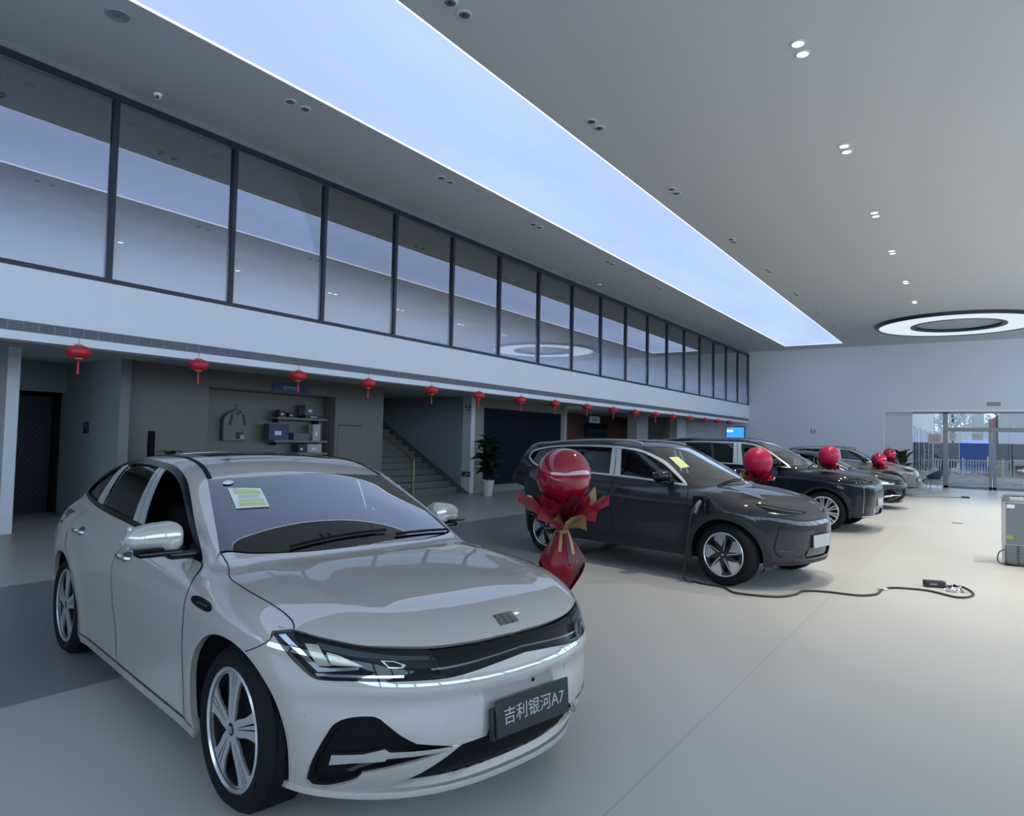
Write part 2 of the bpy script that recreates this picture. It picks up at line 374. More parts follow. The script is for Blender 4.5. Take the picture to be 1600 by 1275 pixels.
# ------------------------------------------------------------------ cars
def on(S, proj, pts, to):
    """points given in one projection (or in 3-D) -> outline points in another projection"""
    P = np.array(pts, float)
    if P.shape[1] == 2: P = S.lift(proj, P)
    return S.flat(to, P)
def mir(P): return np.array(P)*np.array([1, -1, 1])
def shell(S, cabin, off=.045, nu=110, nv=96):
    """the dark inner body under the panels: wheel houses, floor and bulkheads, open at the top of the cabin"""
    x0, x1, yw, zf = cabin; za = .42
    def f(x, y, z):
        t = S.tub(x, y, z)+off
        c = np.maximum(np.maximum(x0-x, x-x1), np.maximum(np.abs(y)-yw, zf-z)); t = np.maximum(t, -c)
        for wx in (S.ax, -S.ax): t = np.maximum(t, -np.maximum(np.hypot(x-wx, z-S.wz)-S.ar-.015, .60-np.abs(y)))
        return t
    a = np.linspace(.02, PI/2, 24); xs = np.linspace(1.5, -1.7, nu-48)
    cx = np.concatenate([np.full(24, 1.5), xs, np.full(24, -1.7)]); dx = np.concatenate([np.cos(a), 0*xs, -np.cos(a[::-1])]); dr = np.sqrt(1-dx*dx)
    ph = np.linspace(0, 2*PI, nv, endpoint=False)
    O = np.stack(np.broadcast_arrays(cx[:, None], 0*ph[None], za+0*ph[None]), -1).reshape(-1, 3)
    D = np.stack(np.broadcast_arrays(dx[:, None]+0*ph, dr[:, None]*np.cos(ph), dr[:, None]*np.sin(ph)), -1).reshape(-1, 3)
    lo = np.zeros(len(O)); hi = np.full(len(O), np.nan)
    for t in np.linspace(.03, 1.9, 90):
        p = O+D*t; v = f(*p.T); m = np.isnan(hi) & (v > 0); hi[m] = t; m2 = np.isnan(hi); lo[m2] = t
        if not m2.any(): break
    hi = np.where(np.isnan(hi), lo, hi)
    for _ in range(20):
        mid = (lo+hi)/2; v = f(*(O+D*mid[:, None]).T); hi = np.where(v > 0, mid, hi); lo = np.where(v > 0, lo, mid)
    P = (O+D*lo[:, None]).reshape(len(cx), nv, 3)
    b = MB(); b.grid(P, True, True); n = len(b.v); b.add([P[0].mean(0), P[-1].mean(0)], []); 
    b.f += [(n, (k+1) % nv, k) for k in range(nv)]+[(n+1, n-nv+k, n-nv+(k+1) % nv) for k in range(nv)]; b.sm += [True]*(2*nv)
    return b.mesh('underbody', True, 50)

class Car:
    """a template: list of (name, mesh, material key, parent index, label)"""
    def __init__(s): s.it = []
    def add(s, name, me, mk, parent=None, label=None): s.it.append((name, me, mk, parent, label)); return len(s.it)-1
    def both(s, S, name, mk, proj, loops, h=.03, off=0., skirt=.008, parent=(None, None), label=None, usc=1.0):
        return tuple(s.add(name, patch(S, proj, loops, h, off, skirt, mirror=bool(k), name=name, usc=usc), mk, parent[k], label) for k in (0, 1))
    def one(s, S, name, mk, proj, loops, h=.03, off=0., skirt=.008, parent=None, label=None, usc=1.0):
        return s.add(name, patch(S, proj, loops, h, off, skirt, name=name, usc=usc), mk, parent, label)
    def place(s, name, loc, rz, mats, label, group=None, skip=()):
        root = empty(name, loc, rz, label, 'car', group); made = {}
        for i, (nm, me, mk, par, lab) in enumerate(s.it):
            if mk in skip: continue
            o = meshobj(nm, me, mats[mk], made.get(par, root) if par is not None else root)
            if lab: o['label'] = lab
            made[i] = o
        return root

def half(loop_r):
    """closes a right-hand half outline (3-D, from the centre line round to the centre line) with its mirror image"""
    P = np.array(loop_r, float); Q = mir(P)[::-1]; return P, Q

# ---- wheels -------------------------------------------------------------
def face_mesh(loops, h0, depth, bulge, scale=1., hres=.02, name='rim_face'):
    """a wheel face with cut-outs, lying in the x-z plane, outside towards -y"""
    loops = [np.array(L, float) for L in loops]
    V = np.concatenate(loops); E = []; k = 0
    for L in loops: n = len(L); E += [(k+i, k+(i+1) % n) for i in range(n)]; k += n
    R = np.abs(loops[0]).max(); g = np.arange(-R, R, hres); G = np.array([(x, y) for x in g for y in g]); G = G[inside(G, loops)]; G = G[edge_dist(G, loops) > hres*.5] if len(G) else G
    if len(G): V = np.concatenate([V, G])
    vo, _, fo, *_ = delaunay_2d_cdt([Vector(p) for p in V], E, [], 0, 1e-6)
    vo = np.array([tuple(p) for p in vo]); T = np.array([q for q in fo if len(q) == 3]); T = T[inside(vo[T].mean(1), loops)]
    r = np.hypot(vo[:, 0], vo[:, 1]); y = h0-bulge*(1-np.clip(r/R, 0, 1)**2)
    p = np.stack([vo[:, 0], y, vo[:, 1]], 1); b = MB()
    fn = np.cross(p[T[:, 1]]-p[T[:, 0]], p[T[:, 2]]-p[T[:, 0]])[:, 1] > 0; T[fn] = T[fn][:, ::-1]
    b.add(p, [tuple(q) for q in T], True); cnt = {}
    for a, c, d in T:
        for e in ((a, c), (c, d), (d, a)): cnt[e] = 1
    be = [e for e in cnt if (e[1], e[0]) not in cnt]
    for a, c in be: b.add([p[a], p[c], p[c]+(0, depth, 0), p[a]+(0, depth, 0)], [(0, 3, 2, 1)])
    return b.mesh(name, False)
def pol(r, a): return (r*math.cos(math.radians(a)), r*math.sin(math.radians(a)))
def wheel_parts(C, kind, pos, flip, r, rw, w, spin=0.):
    """tyre, rim barrel, face, hub cap and brake disc of one wheel; the visible face looks to -y (right) unless flipped"""
    x, y, z = pos; sg = 1 if flip else -1
    def put(me):
        me.transform(Matrix.Translation((x, y, z)) @ Matrix.Diagonal((1, -1 if flip else 1, 1, 1)))
        if flip: me.flip_normals()
        return me
    b = MB(); h = w/2; t = r
    prof = [(rw-.004, -h+.012), (rw+.012, -h+.002), (rw+.03, -h-.006), ((rw+t)/2, -h-.012), (t-.03, -h+.002), (t-.010, -h+.022), (t-.001, -h+.045)]
    gr = []
    for k in range(4):
        q = -h+.055+k*(w-.11)/3; gr += [(t, q-.014), (t-.007, q-.004), (t-.007, q+.004), (t, q+.014)]
    prof2 = [(a, -q) for a, q in prof[::-1]]
    b.lathe([(a, q) for a, q in prof+gr+prof2], 56, 'y', closed=True)
    ty = C.add('tyre', put(b.mesh('tyre', True, 60)), 'rubber')
    b = MB(); b.lathe([(rw+.004, -h+.006), (rw-.006, -h+.002), (rw-.014, -h+.012), (rw-.022, -h+.03), (rw-.03, .0), (rw-.03, h-.02), (rw+.002, h-.01)], 48, 'y', closed=True)
    ri = C.add('rim_barrel', put(b.mesh('rim_barrel', True, 50)), 'wheel_dark', ty)
    b = MB(); b.lathe([(rw+.005, -h+.004), (rw-.004, -h-.001), (rw-.013, -h+.006), (rw-.013, -h+.03), (rw+.005, -h+.03)], 56, 'y', closed=True); C.add('rim', put(b.mesh('rim', True, 50)), 'rim_silver', ty)
    b = MB(); b.lathe([(0, -h+.055), (rw*.8, -h+.055), (rw*.8, -h+.07), (0, -h+.07)], 32, 'y')
    b.lathe([(rw-.028, -h+.06), (rw-.028, h-.03), (rw*.2, h-.03)], 32, 'y')
    C.add('brake_disc', put(b.mesh('brake_disc', True, 40)), 'wheel_dark', ty)
    circ = lambda rr, n=48: np.array([pol(rr, 360*k/n) for k in range(n)])
    R = rw-.010; L = [circ(R, 72)]; plates = []
    if kind == 'ten_blade':
        for k in range(5):
            a = spin+72*k
            L.append(cr([pol(.05, a), pol(.09, a+12.), pol(.15, a+20.5), pol(R-.022, a+20), pol(R-.012, a+14), pol(R-.009, a), pol(R-.012, a-14), pol(R-.022, a-20), pol(.15, a-20.5), pol(.09, a-12.)], .02, True))
            for d in (-1, 1):
                c = a+36; L.append(np.array([pol(.06, c+d*3.2-.8), pol(R-.014, c+d*3.4-1.1), pol(R-.008, c+d*3.4), pol(R-.014, c+d*3.4+1.1), pol(.06, c+d*3.2+.8)]))
        fm = 'rim_silver'
    elif kind == 'star':
        for k in range(5):
            a = spin+72*k
            L.append(np.array([pol(.10, a+52), pol(R-.06, a+50), pol(R-.03, a+56), pol(R-.03, a+64), pol(R-.06, a+68), pol(.11, a+60)]))
            plates.append(np.array([pol(.085, a+18), pol(.15, a+8), pol(R-.012, a+1), pol(R-.003, a+12), pol(R-.003, a+26), pol(R-.008, a+40), pol(R-.045, a+45), pol(.15, a+38)]))
            plates.append(np.array([pol(.045, a+62), pol(R-.045, a+71.5), pol(R-.045, a+75), pol(.05, a+78)]))
        fm = 'wheel_black'
    else:                                            # multi-spoke
        n = 10
        for k in range(n):
            a = spin+360/n*k
            L.append(np.array([pol(.085, a), pol(.13, a+6.5), pol(R-.025, a+8.5), pol(R-.012, a+6), pol(R-.012, a-6), pol(R-.025, a-8.5), pol(.13, a-6.5)]))
            L.append(np.array([pol(.11, a+17.2), pol(R-.012, a+15.2), pol(R-.012, a+20.8), pol(.11, a+18.8)]))
        fm = 'rim_silver'
    fc = C.add('spoke_face', put(face_mesh(L, -h+.014, .010, .010, name='spoke_face')), fm, ty)
    for q in plates: C.add('silver_plate', put(face_mesh([q], -h+.0105, .006, .012, name='silver_plate')), 'rim_silver', ty)
    b = MB(); b.lathe([(.0, -h+.002), (.026, -h+.003), (.031, -h+.008), (.033, -h+.03)], 20, 'y'); C.add('hub_cap', put(b.mesh('hub_cap', True, 40)), 'wheel_dark', ty)
    b = MB()
    for k in range(3): b.box(-.017, -h-.0005, -.012+k*.009, .017, -h+.004, -.006+k*.009)
    C.add('hub_mark', put(b.mesh('hub_mark')), 'rim_silver', ty)

def seat_mesh(w=.5):
    b = MB()
    b.box(-.27, -w/2, .0, .27, w/2, .16, .06); n = len(b.v)
    b.box(-.10, -w/2+.01, .1, .07, w/2-.01, .72, .06)
    b.box(-.07, -.13, .74, .04, .13, .92, .04); b.box(-.03, -.07, .68, -.01, -.05, .78); b.box(-.03, .05, .68, -.01, .07, .78)
    for i in range(n, len(b.v)): x, y, z = b.v[i]; b.v[i] = (x-.26-.28*(z-.1), y, z)
    return b.mesh('seat', True, 40)
def cabin_fit(C, floor_z, xf, xr, zs, dash_x, dash_z, belt):
    """seats, dashboard and steering wheel seen through the windows"""
    for y in (-.37, .37):
        me = seat_mesh(); me.transform(Matrix.Translation((xf, y, zs))); C.add('seat', me, 'interior')
    b = MB(); b.box(-.25, -.62, 0, .25, .62, .16, .06); n = len(b.v); b.box(-.1, -.62, .1, .06, .62, .66, .06)
    for y in (-.38, .38): b.box(-.07, y-.12, .66, .03, y+.12, .82, .04)
    for i in range(n, len(b.v)): x, y, z = b.v[i]; b.v[i] = (x-.26-.4*(z-.1), y, z)
    me = b.mesh('rear_bench', True, 40); me.transform(Matrix.Translation((xr, 0, zs))); C.add('rear_bench', me, 'interior')
    b = MB(); b.box(dash_x-.16, -.70, dash_z-.22, dash_x+.22, .70, dash_z, .05); b.box(dash_x-.20, -.12, dash_z-.03, dash_x-.17, .30, dash_z+.12, .01); C.add('dashboard', b.mesh('dashboard', True, 40), 'interior')
    b = MB(); R = Matrix.Translation((dash_x-.36, .37, dash_z-.03)) @ Matrix.Rotation(math.radians(65), 4, 'Y')
    b.tube([R @ Vector((.185*math.cos(a), .185*math.sin(a), 0)) for a in np.linspace(0, 2*PI, 28, endpoint=False)], .014, 8, closed=True)
    for a in (0, PI/2, -PI/2): b.tube([R @ Vector((0, 0, 0)), R @ Vector((.18*math.cos(a+PI), .18*math.sin(a+PI), 0))], .016, 6)
    b.tube([R @ Vector((0, 0, -.02)), R @ Vector((0, 0, .03))], .06, 12); b.tube([R @ Vector((0, 0, 0)), Vector((dash_x, .37, dash_z-.12))], .03, 8); C.add('steering_wheel', b.mesh('steering_wheel', True, 40), 'interior')

def mirror_mesh(x, y, z, L=.26, H=.125, sg=-1):
    """door mirror: a rounded cap tapering outwards on a short foot; returns cap, foot and glass"""
    n, m = 22, 16; P = np.zeros((m, n, 3))
    for i in range(m):
        t = i/(m-1); u = math.sin(t*PI/2) if t < .5 else t
        s = (1-(abs(t*2-1))**4.2)**.5; top = 1-.16*t-.26*t*t
        for j in range(n):
            a = 2*PI*j/n; ca, sa = math.cos(a), math.sin(a); e = .75
            cx = abs(ca)**e*np.sign(ca); cz = abs(sa)**e*np.sign(sa)
            P[i, j] = (x+(.095*cx*(1-.25*t) if ca > 0 else .055*cx)*s-.035*t, y+sg*L*t, z+(H*.56*top if sa > 0 else H*.44*(1-.45*t))*cz*s)
    b = MB(); b.grid(P, True, True); b.f.append(tuple(range(n))); b.f.append(tuple((m-1)*n+k for k in range(n))[::-1]); b.sm += [True]*2
    cap = b.mesh('mirror_cap', True, 60)
    b = MB(); b.box(x-.05, y+sg*.005, z-H*.50, x+.055, y+sg*L*.82, z-H*.30, .02); b.box(x-.04, y-sg*.10, z-H*.62, x+.06, y+sg*.08, z-H*.36, .02)
    foot = b.mesh('mirror_foot', True, 40)
    b = MB(); b.box(x-.058, y+sg*.03, z-H*.32, x-.05, y+sg*L*.9, z+H*.36, .01); g = b.mesh('mirror_glass', True, 40)
    b = MB(); b.box(x+.05, y+sg*L*.42, z-H*.26, x+.096, y+sg*L*.93, z-H*.19, .006); s = b.mesh('indicator_strip', True, 40)
    return cap, foot, g, s
def handle_mesh(x, y, z, L=.21, sg=-1):
    b = MB(); a = np.linspace(0, 1, 9); b.tube([(x-L/2+L*t, y+sg*(.006+.034*math.sin(PI*t)**.6), z+.004*math.sin(PI*t)) for t in a], [.010+.007*math.sin(PI*t) for t in a], 8); return b.mesh('door_handle', True, 50)

def sedan_template():
    S = Surf(SEDAN); C = Car()
    C.add('underbody', shell(S, (-1.45, .72, .78, .50)), 'black')
    S3 = lambda proj, q: S.lift(proj, q)
    # ---- shared seams (right-hand side, y<0)
    ws = cr([(.262, -.60), (.383, -.632), (.602, -.69), (.85, -.752)], .04)                           # windscreen edge, seen from above
    roof = cr([(.262, -.60), (.05, -.574), (-.45, -.545), (-.9, -.545), (-1.28, -.545)], .04)           # roof seam
    rwin = cr([(-1.28, -.545), (-1.6, -.575), (-1.9, -.60), (-2.12, -.60)], .05)
    bon = S3('top', cr([(.87, -.752), (.955, -.752), (1.02, -.772), (1.134, -.81), (1.359, -.818), (1.622, -.80), (1.715, -.797), (1.745, -.806)], .03))
    bfr = cr([(1.751, -.805, .812), (1.882, -.738, .792), (2.025, -.623, .773), (2.14, -.43, .758), (2.193, -.224, .756), (2.206, 0, .757)], .03)
    dlo_lo = cr([(-1.73, 1.118), (-1.62, 1.092), (-1.47, 1.074), (-1.307, 1.064), (-1.069, 1.049), (-.654, 1.032), (-.236, 1.016), (.2, .99), (.55, .963), (.782, .945)], .03)
    dlo_up = cr([(.782, .945), (.751, .985), (.593, 1.092), (.363, 1.231), (.165, 1.325), (-.041, 1.378), (-.281, 1.400), (-.673, 1.408), (-1.0, 1.388), (-1.3, 1.318), (-1.541, 1.225), (-1.68, 1.155), (-1.73, 1.118)], .03)
    dlo = cat(dlo_lo, dlo_up)
    # ---- windscreen, roof, glass roof, rear window
    wsb = cr([(.85, -.752), (.948, -.62), (1.045, -.36), (1.078, -.1), (1.08, 0)], .04)                 # screen base
    wst = cr([(.262, -.60), (.31, -.40), (.335, -.15), (.338, 0)], .04)
    loopm = lambda a: np.concatenate([a, (a*[1, -1])[::-1]])
    wl_ = cat(wst[::-1], ws, wsb); W = cat(wl_, (wl_*[1, -1])[::-1])
    scr = C.one(S, 'windscreen', 'screen', 'top', [W], .05, -.004, 0)
    fo = W*1.0; c = np.array([.62, 0]); ins = []
    inn = cat(cr([(.40, 0), (.395, -.2), (.37, -.40), (.355, -.52), (.40, -.566), (.52, -.60), (.72, -.652), (.84, -.66), (.895, -.60)], .04), cr([(.895, -.60), (.965, -.36), (1.0, -.1), (1.0, 0)], .04))
    inn = cat(inn, (inn*[1, -1])[::-1])
    C.one(S, 'black_border', 'black', 'top', [W, inn], .05, -.012, 0, scr, label='black printed border of the windscreen')
    rl = cat(wst[::-1], roof, cr([(-1.28, -.545), (-1.33, -.3), (-1.35, 0)], .05)); rl = cat(rl, (rl*[1, -1])[::-1])
    sun = cr([(.02, 0), (.015, -.2), (-.005, -.36), (-.05, -.42), (-.45, -.42), (-.78, -.40), (-.82, -.3), (-.83, 0)], .05); sun = cat(sun, (sun*[1, -1])[::-1])
    C.one(S, 'roof', 'paint', 'top', [rl, sun], .05, -.002, .02); C.one(S, 'glass_roof', 'darkglass', 'top', [sun], .06, -.004, .01, label='dark glass panel in the roof')
    C.one(S, 'headlining', 'interior', 'top', [rl], .09, -.045, 0)
    rwl = cat(cr([(-1.35, 0), (-1.33, -.3), (-1.28, -.545)], .05), rwin, cr([(-2.12, -.60), (-2.2, -.3), (-2.22, 0)], .05)); rwl = cat(rwl, (rwl*[1, -1])[::-1])
    C.one(S, 'rear_window', 'darkglass', 'top', [rwl], .06, -.004, .006)
    # ditch strip between roof and side frame
    dt = cat(roof, (roof+[0, .028])[::-1]); C.both(S, 'roof_strip', 'black', 'top', [dt], .03, .002, .004)
    # ---- bonnet, cowl
    bl = cat(on(S, 'top', bon, 'top'), bfr[:, :2]); cowl = cr([(1.085, 0), (1.085, -.1), (1.055, -.36), (.965, -.62), (.87, -.752)], .04); bl = cat(cowl, bl); bl = cat(bl, (bl*[1, -1])[::-1])
    C.one(S, 'bonnet', 'paint', 'top', [bl], .03, 0, .02)
    def joint(proj, q, w=.0024):
        q = np.array(q); n2 = np.gradient(q, axis=0); n2 = np.stack([-n2[:, 1], n2[:, 0]], 1); n2 /= np.maximum(np.linalg.norm(n2, axis=1, keepdims=True), 1e-9); C.both(S, 'panel_joint', 'black', proj, [np.concatenate([q+n2*w, (q-n2*w)[::-1]])], .05, .0015, 0)
    joint('top', S.flat('top', bon)); joint('side', cr([(1.672, .790), (1.678, .768), (1.622, .731), (1.556, .704)], .02))
    # ---- side frame with the window opening
    top3 = np.concatenate([S3('top', ws[::-1]), S3('top', roof)[1:], S3('top', rwin)[1:]])
    fr_top = S.flat('side', top3)
    a_r = 13
    d_f = cr([(.80, .938), (.868, .905), (.935, .835), (.945, .74), (.925, .62), (.905, .45), (.895, .30), (.90, .235)], .03)   # front door leading edge
    d_m = cr([(-.236, 1.016), (-.215, .9), (-.205, .75), (-.20, .5), (-.20, .235)], .03)                          # between the doors
    d_r = cat(cr([(-1.42, 1.071), (-1.40, .96), (-1.33, .82), (-1.20, .70), (-1.09, .62)], .03), arc(-1.405, .35, .415, 40, -12))
    dk = cr([(-2.12, 1.075), (-2.2, 1.04), (-2.3, .97), (-2.36, .90)], .05)
    arcR = arc(-1.405, .35, .395, 165, 40)
    q = cat(fr_top, dk, rs([(-2.36, .90), (-2.05, .62), (-1.84, .50), (-1.795, .45)], .04), arcR, d_r[::-1][-1:], cr([(-1.09, .62), (-1.20, .70), (-1.33, .82), (-1.40, .96), (-1.42, 1.071)], .03))
    # quarter + frame: outer loop follows the belt line along the window opening
    belt = dlo_lo[dlo_lo[:, 0] > -1.42]
    outer = cat(fr_top, dk, rs([(-2.36, .90), (-2.05, .62), (-1.84, .50), (-1.795, .45)], .04), arcR[arcR[:, 1] > .62], cr([(-1.09, .62), (-1.20, .70), (-1.33, .82), (-1.40, .96), (-1.42, 1.071)], .03),
                dlo_lo[dlo_lo[:, 0] <= -1.43][::-1], dlo_up[::-1], rs([(.80, .938), (.872, .962)], .03))
    C.both(S, 'side_frame', 'paint', 'side', [outer], .028, 0, .02)
    # black surround
    di = np.array(dlo); cen = np.array([-.35, 1.19]); nn = np.roll(di, -1, 0)-np.roll(di, 1, 0); nn = np.stack([-nn[:, 1], nn[:, 0]], 1); nn /= np.maximum(np.linalg.norm(nn, axis=1, keepdims=True), 1e-9)
    inner = di+nn*.03; inner = inner[edge_dist(inner, [di]) > .024]
    C.both(S, 'window_surround', 'gloss_black', 'side', [di, inner], .03, .002, .012)
    # panes: rear quarter, rear door (closed), front door lowered
    up = lambda x: float(np.interp(x, dlo_up[::-1, 0], dlo_up[::-1, 1])); lw = lambda x: float(np.interp(x, dlo_lo[:, 0], dlo_lo[:, 1]))
    def bar(x0, x1, a, b):  # pillar cover between two slanted lines: bottom x0..x1, top a..b
        return np.array([(x0, lw(x0)+.018), (x1, lw(x1)+.018), (b, up(b)-.018), (a, up(a)-.018)])
    def dens(P): P = np.array(P); return rs(np.concatenate([P, P[:1]]), .03)[:-1]
    pane_r = inner[(inner[:, 0] < -.20)]
    lr = cat(cr([(-1.10, lw(-1.10)+.018)]+[(x, lw(x)+.018) for x in (-.9, -.6, -.33)], .04), cr([(-.33, lw(-.33)+.018), (-.32, 1.2), (-.305, up(-.3)-.018)], .04), cr([(x, up(x)-.018) for x in (-.305, -.6, -.85, -1.0)], .04))
    C.both(S, 'window_pane', 'sideglass', 'side', [lr], .05, -.012, .004)
    lq = cat(cr([(-1.66, lw(-1.66)+.02), (-1.5, lw(-1.5)+.018), (-1.35, lw(-1.35)+.018), (-1.26, lw(-1.26)+.018)], .04), cr([(x, up(x)-.02) for x in (-1.06, -1.25, -1.5, -1.62)], .04))
    C.both(S, 'window_pane', 'sideglass', 'side', [lq], .05, -.012, .004)
    lf = cat(cr([(x, lw(x)+.018) for x in (-.10, .2, .5, .72)], .04), cr([(.72, .985), (.57, 1.085), (.35, 1.215), (.15, 1.308), (-.05, 1.358), (-.19, 1.376)], .04))
    C.add('window_pane', patch(S, 'side', [lf], .05, -.012, .004, mirror=True, name='window_pane'), 'sideglass')
    for pts, nm in ((((-.325, -.236), (-.318, -.268)), 'pillar_cover'), (((-.214, -.125), (-.248, -.200)), 'pillar_cover'), (((-1.245, -1.10), (-1.045, -.985)), 'pillar_cover')):
        C.both(S, nm, 'satin', 'side', [dens(bar(*pts[0], *pts[1]))], .04, .0, .01, label='satin silver pillar cover')
    C.both(S, 'mirror_sail', 'gloss_black', 'side', [rs([(.775, .955), (.60, .966), (.62, 1.02), (.66, 1.045), (.745, .985), (.775, .955)], .03)[:-1]], .03, .004, .006)
    # ---- doors, wings, sills
    sill = lambda a, b: rs([(a, .235), (b, .235)], .03)
    beltf = dlo_lo[(dlo_lo[:, 0] >= -.236)]; beltr = dlo_lo[(dlo_lo[:, 0] <= -.236) & (dlo_lo[:, 0] > -1.42)]
    g = .0025
    fd = cat(beltf, [(.80, .938)], d_f, sill(.90, -.20), d_m[::-1]); C_fd = C.both(S, 'front_door', 'paint', 'side', [fd-[0, 0]], .03, 0, .01)
    rdl = cat(beltr, d_m, sill(-.20, -1.008), arc(-1.405, .35, .415, -14, 40), cr([(-1.09, .62), (-1.20, .70), (-1.33, .82), (-1.40, .96), (-1.42, 1.071)], .03)); C_rd = C.both(S, 'rear_door', 'paint', 'side', [rdl], .03, 0, .01)
    for loop, par in ((fd, C_fd), (rdl, C_rd)):      # dark joints
        n2 = np.roll(loop, -1, 0)-np.roll(loop, 1, 0); n2 = np.stack([n2[:, 1], -n2[:, 0]], 1); n2 /= np.maximum(np.linalg.norm(n2, axis=1, keepdims=True), 1e-9)
        C.both(S, 'door_seal', 'black', 'side', [loop+n2*.0035, loop-n2*.0035], .05, .0012, 0, par)
    wing_top = S.flat('side', bon)
    bf = rs([(1.664, .80), (1.678, .768), (1.622, .731), (1.548, .704)], .03)
    arcF = arc(1.385, .35, .39, 65, 197)
    wl2 = cat([(.80, .938)], rs([(.872, .962)]*2, .03)[:1], wing_top, bf, arcF, rs([(1.036, .235), (.90, .235)], .03), d_f[::-1])
    C_w = C.both(S, 'front_wing', 'paint', 'side', [wl2], .025, 0, .02)
    # arch lips and liners
    for cx in (1.385, -1.405):
        rg = np.concatenate([arc(cx, .35, .394, -22, 202), arc(cx, .35, .384, 202, -22)]); C.both(S, 'arch_lip', 'paint' if cx < 5 else 'black', 'side', [rg], .03, .001, .03)
    sl = cat(rs([(1.02, .225), (-1.0, .225)], .05), rs([(-1.0, .225), (-.99, .18), (1.01, .18), (1.02, .225)], .05)); C.both(S, 'sill', 'paint', 'side', [sl], .03, .004, .02)
    acc = rs([(-.90, .33), (-.85, .425), (-.70, .42), (-.34, .335), (-.30, .30), (-.86, .285), (-.90, .33)], .03)[:-1]
    # ---- front bumper (wrapped round the nose)
    bt = [(2.272, 0, .683), (2.266, -.164, .672), (2.253, -.289, .660), (2.222, -.404, .651), (2.141, -.555, .652), (2.025, -.687, .652), (1.948, -.75, .648), (1.885, -.791, .651), (1.812, -.829, .697), (1.717, -.858, .767), (1.690, -.868, .785)]
    side3 = S3('side', cat(rs([(1.678, .768), (1.622, .731), (1.548, .704)], .03), arc(1.385, .35, .39, 65, -24)))
    bot = S3('cyl', cr([(-.80, .19), (-.55, .19), (-.3, .19), (0, .19)], .03)); bot = bot[bot[:, 0] > 1.80]
    P = np.concatenate([cr(bt, .03), side3, bot]); Lb = S.flat('cyl', P); Lb = cat(Lb, (Lb*[-1, 1])[::-1])
    fog = S.flat('cyl', np.array([(1.846, -.793, .235), (1.88, -.788, .323), (1.929, -.757, .433), (1.967, -.737, .488), (2.021, -.697, .515), (2.087, -.638, .520), (2.113, -.607, .496), (2.151, -.555, .446), (2.18, -.505, .413), (2.238, -.40, .392), (2.256, -.350, .382), (2.115, -.70, .292), (2.107, -.735, .255), (1.98, -.775, .215), (1.88, -.79, .21)]))
    fog = np.concatenate([cr(fog[:9], .02), rs(fog[8:12], .03)[1:-1], cr(fog[11:], .02)])
    low = S.flat('cyl', np.array([(2.256, -.335, .388), (2.285, -.23, .400), (2.294, -.20, .50), (2.300, 0, .50)]))
    low2 = S.flat('cyl', np.array([(2.256, -.335, .388), (2.24, -.50, .285), (2.20, -.615, .222), (2.24, -.45, .206), (2.28, -.2, .202), (2.29, 0, .202)]))
    lowr = cat(rs(low[::-1], .03), cr(low2, .03)); lowl = cat(lowr, (lowr*[-1, 1])[::-1])
    bump = C.one(S, 'front_bumper', 'paint', 'cyl', [Lb, fog, (fog*[-1, 1]), lowl], .022, 0, .03, usc=1.0)
    C.both(S, 'side_intake', 'pit', 'cyl', [fog], .03, -.03, .0, (bump, bump))
    C.both(S, 'intake_rim', 'pit', 'cyl', [fog, (fog-fog.mean(0))*.90+fog.mean(0)], .03, -.012, .03, (bump, bump))
    bl1 = S.flat('cyl', np.array([(1.957, -.744, .362), (2.046, -.662, .374), (2.109, -.601, .397), (2.125, -.588, .384), (2.252, -.351, .386), (2.248, -.365, .372), (2.129, -.575, .360), (1.968, -.758, .334)]))
    C.both(S, 'chrome_blade', 'chrome', 'cyl', [rs(np.concatenate([bl1, bl1[:1]]), .02)[:-1]], .02, .002, .02, (bump, bump), label='bright chrome blade in the bumper intake')
    bl2 = S.flat('cyl', np.array([(1.963, -.764, .328), (2.05, -.691, .344), (2.116, -.594, .352), (2.117, -.604, .338), (2.056, -.712, .326), (1.968, -.77, .310)]))
    C.both(S, 'chrome_blade', 'chrome', 'cyl', [rs(np.concatenate([bl2, bl2[:1]]), .02)[:-1]], .02, -.012, .01, (bump, bump), label='bright chrome blade in the bumper intake')
    ft = S.flat('cyl', np.array([(2.06, -.747, .285), (2.086, -.703, .318), (2.114, -.639, .326), (2.11, -.709, .301), (2.092, -.741, .28)]))
    C.both(S, 'fog_reflector', 'smoke', 'cyl', [ft], .02, -.022, .004, (bump, bump))
    lg = C.one(S, 'lower_grille', 'pit', 'cyl', [lowl], .03, -.035, 0, bump)
    for t in np.linspace(-.30, .30, 15):
        a = np.array([(t-.004, .245), (t+.004, .245), (t+.004, .375), (t-.004, .375)]); C.one(S, 'grille_bar', 'black', 'cyl', [a], .05, -.030, 0, lg) if abs(t) > .02 else None
    # splitter lip
    th = np.linspace(-.82, .82, 61); pb = S.lift('cyl', np.stack([th, np.full(61, .20)], 1)); nb = S.nrm(pb); nb[:, 2] = 0; nb /= np.linalg.norm(nb, axis=1, keepdims=True)
    ou = .022-.020*np.abs(th/.82)**2; rise = .012*np.abs(th/.82)**3; ring = []
    for d, z in ((-.03, .205), (1, .198), (1.05, .186), (.9, .172), (-.03, .160)):
        q = pb+nb*(ou*d)[:, None] if d > 0 else pb+nb*d; q = q.copy(); q[:, 2] = z+rise; ring.append(q)
    b = MB(); b.grid(np.stack(ring, 1), True, True); b.f += [(0, 1, 2, 3, 4), (304, 303, 302, 301, 300)]; b.sm += [False]*2; C.add('splitter', b.mesh('splitter', True, 35), 'paint2', bump)
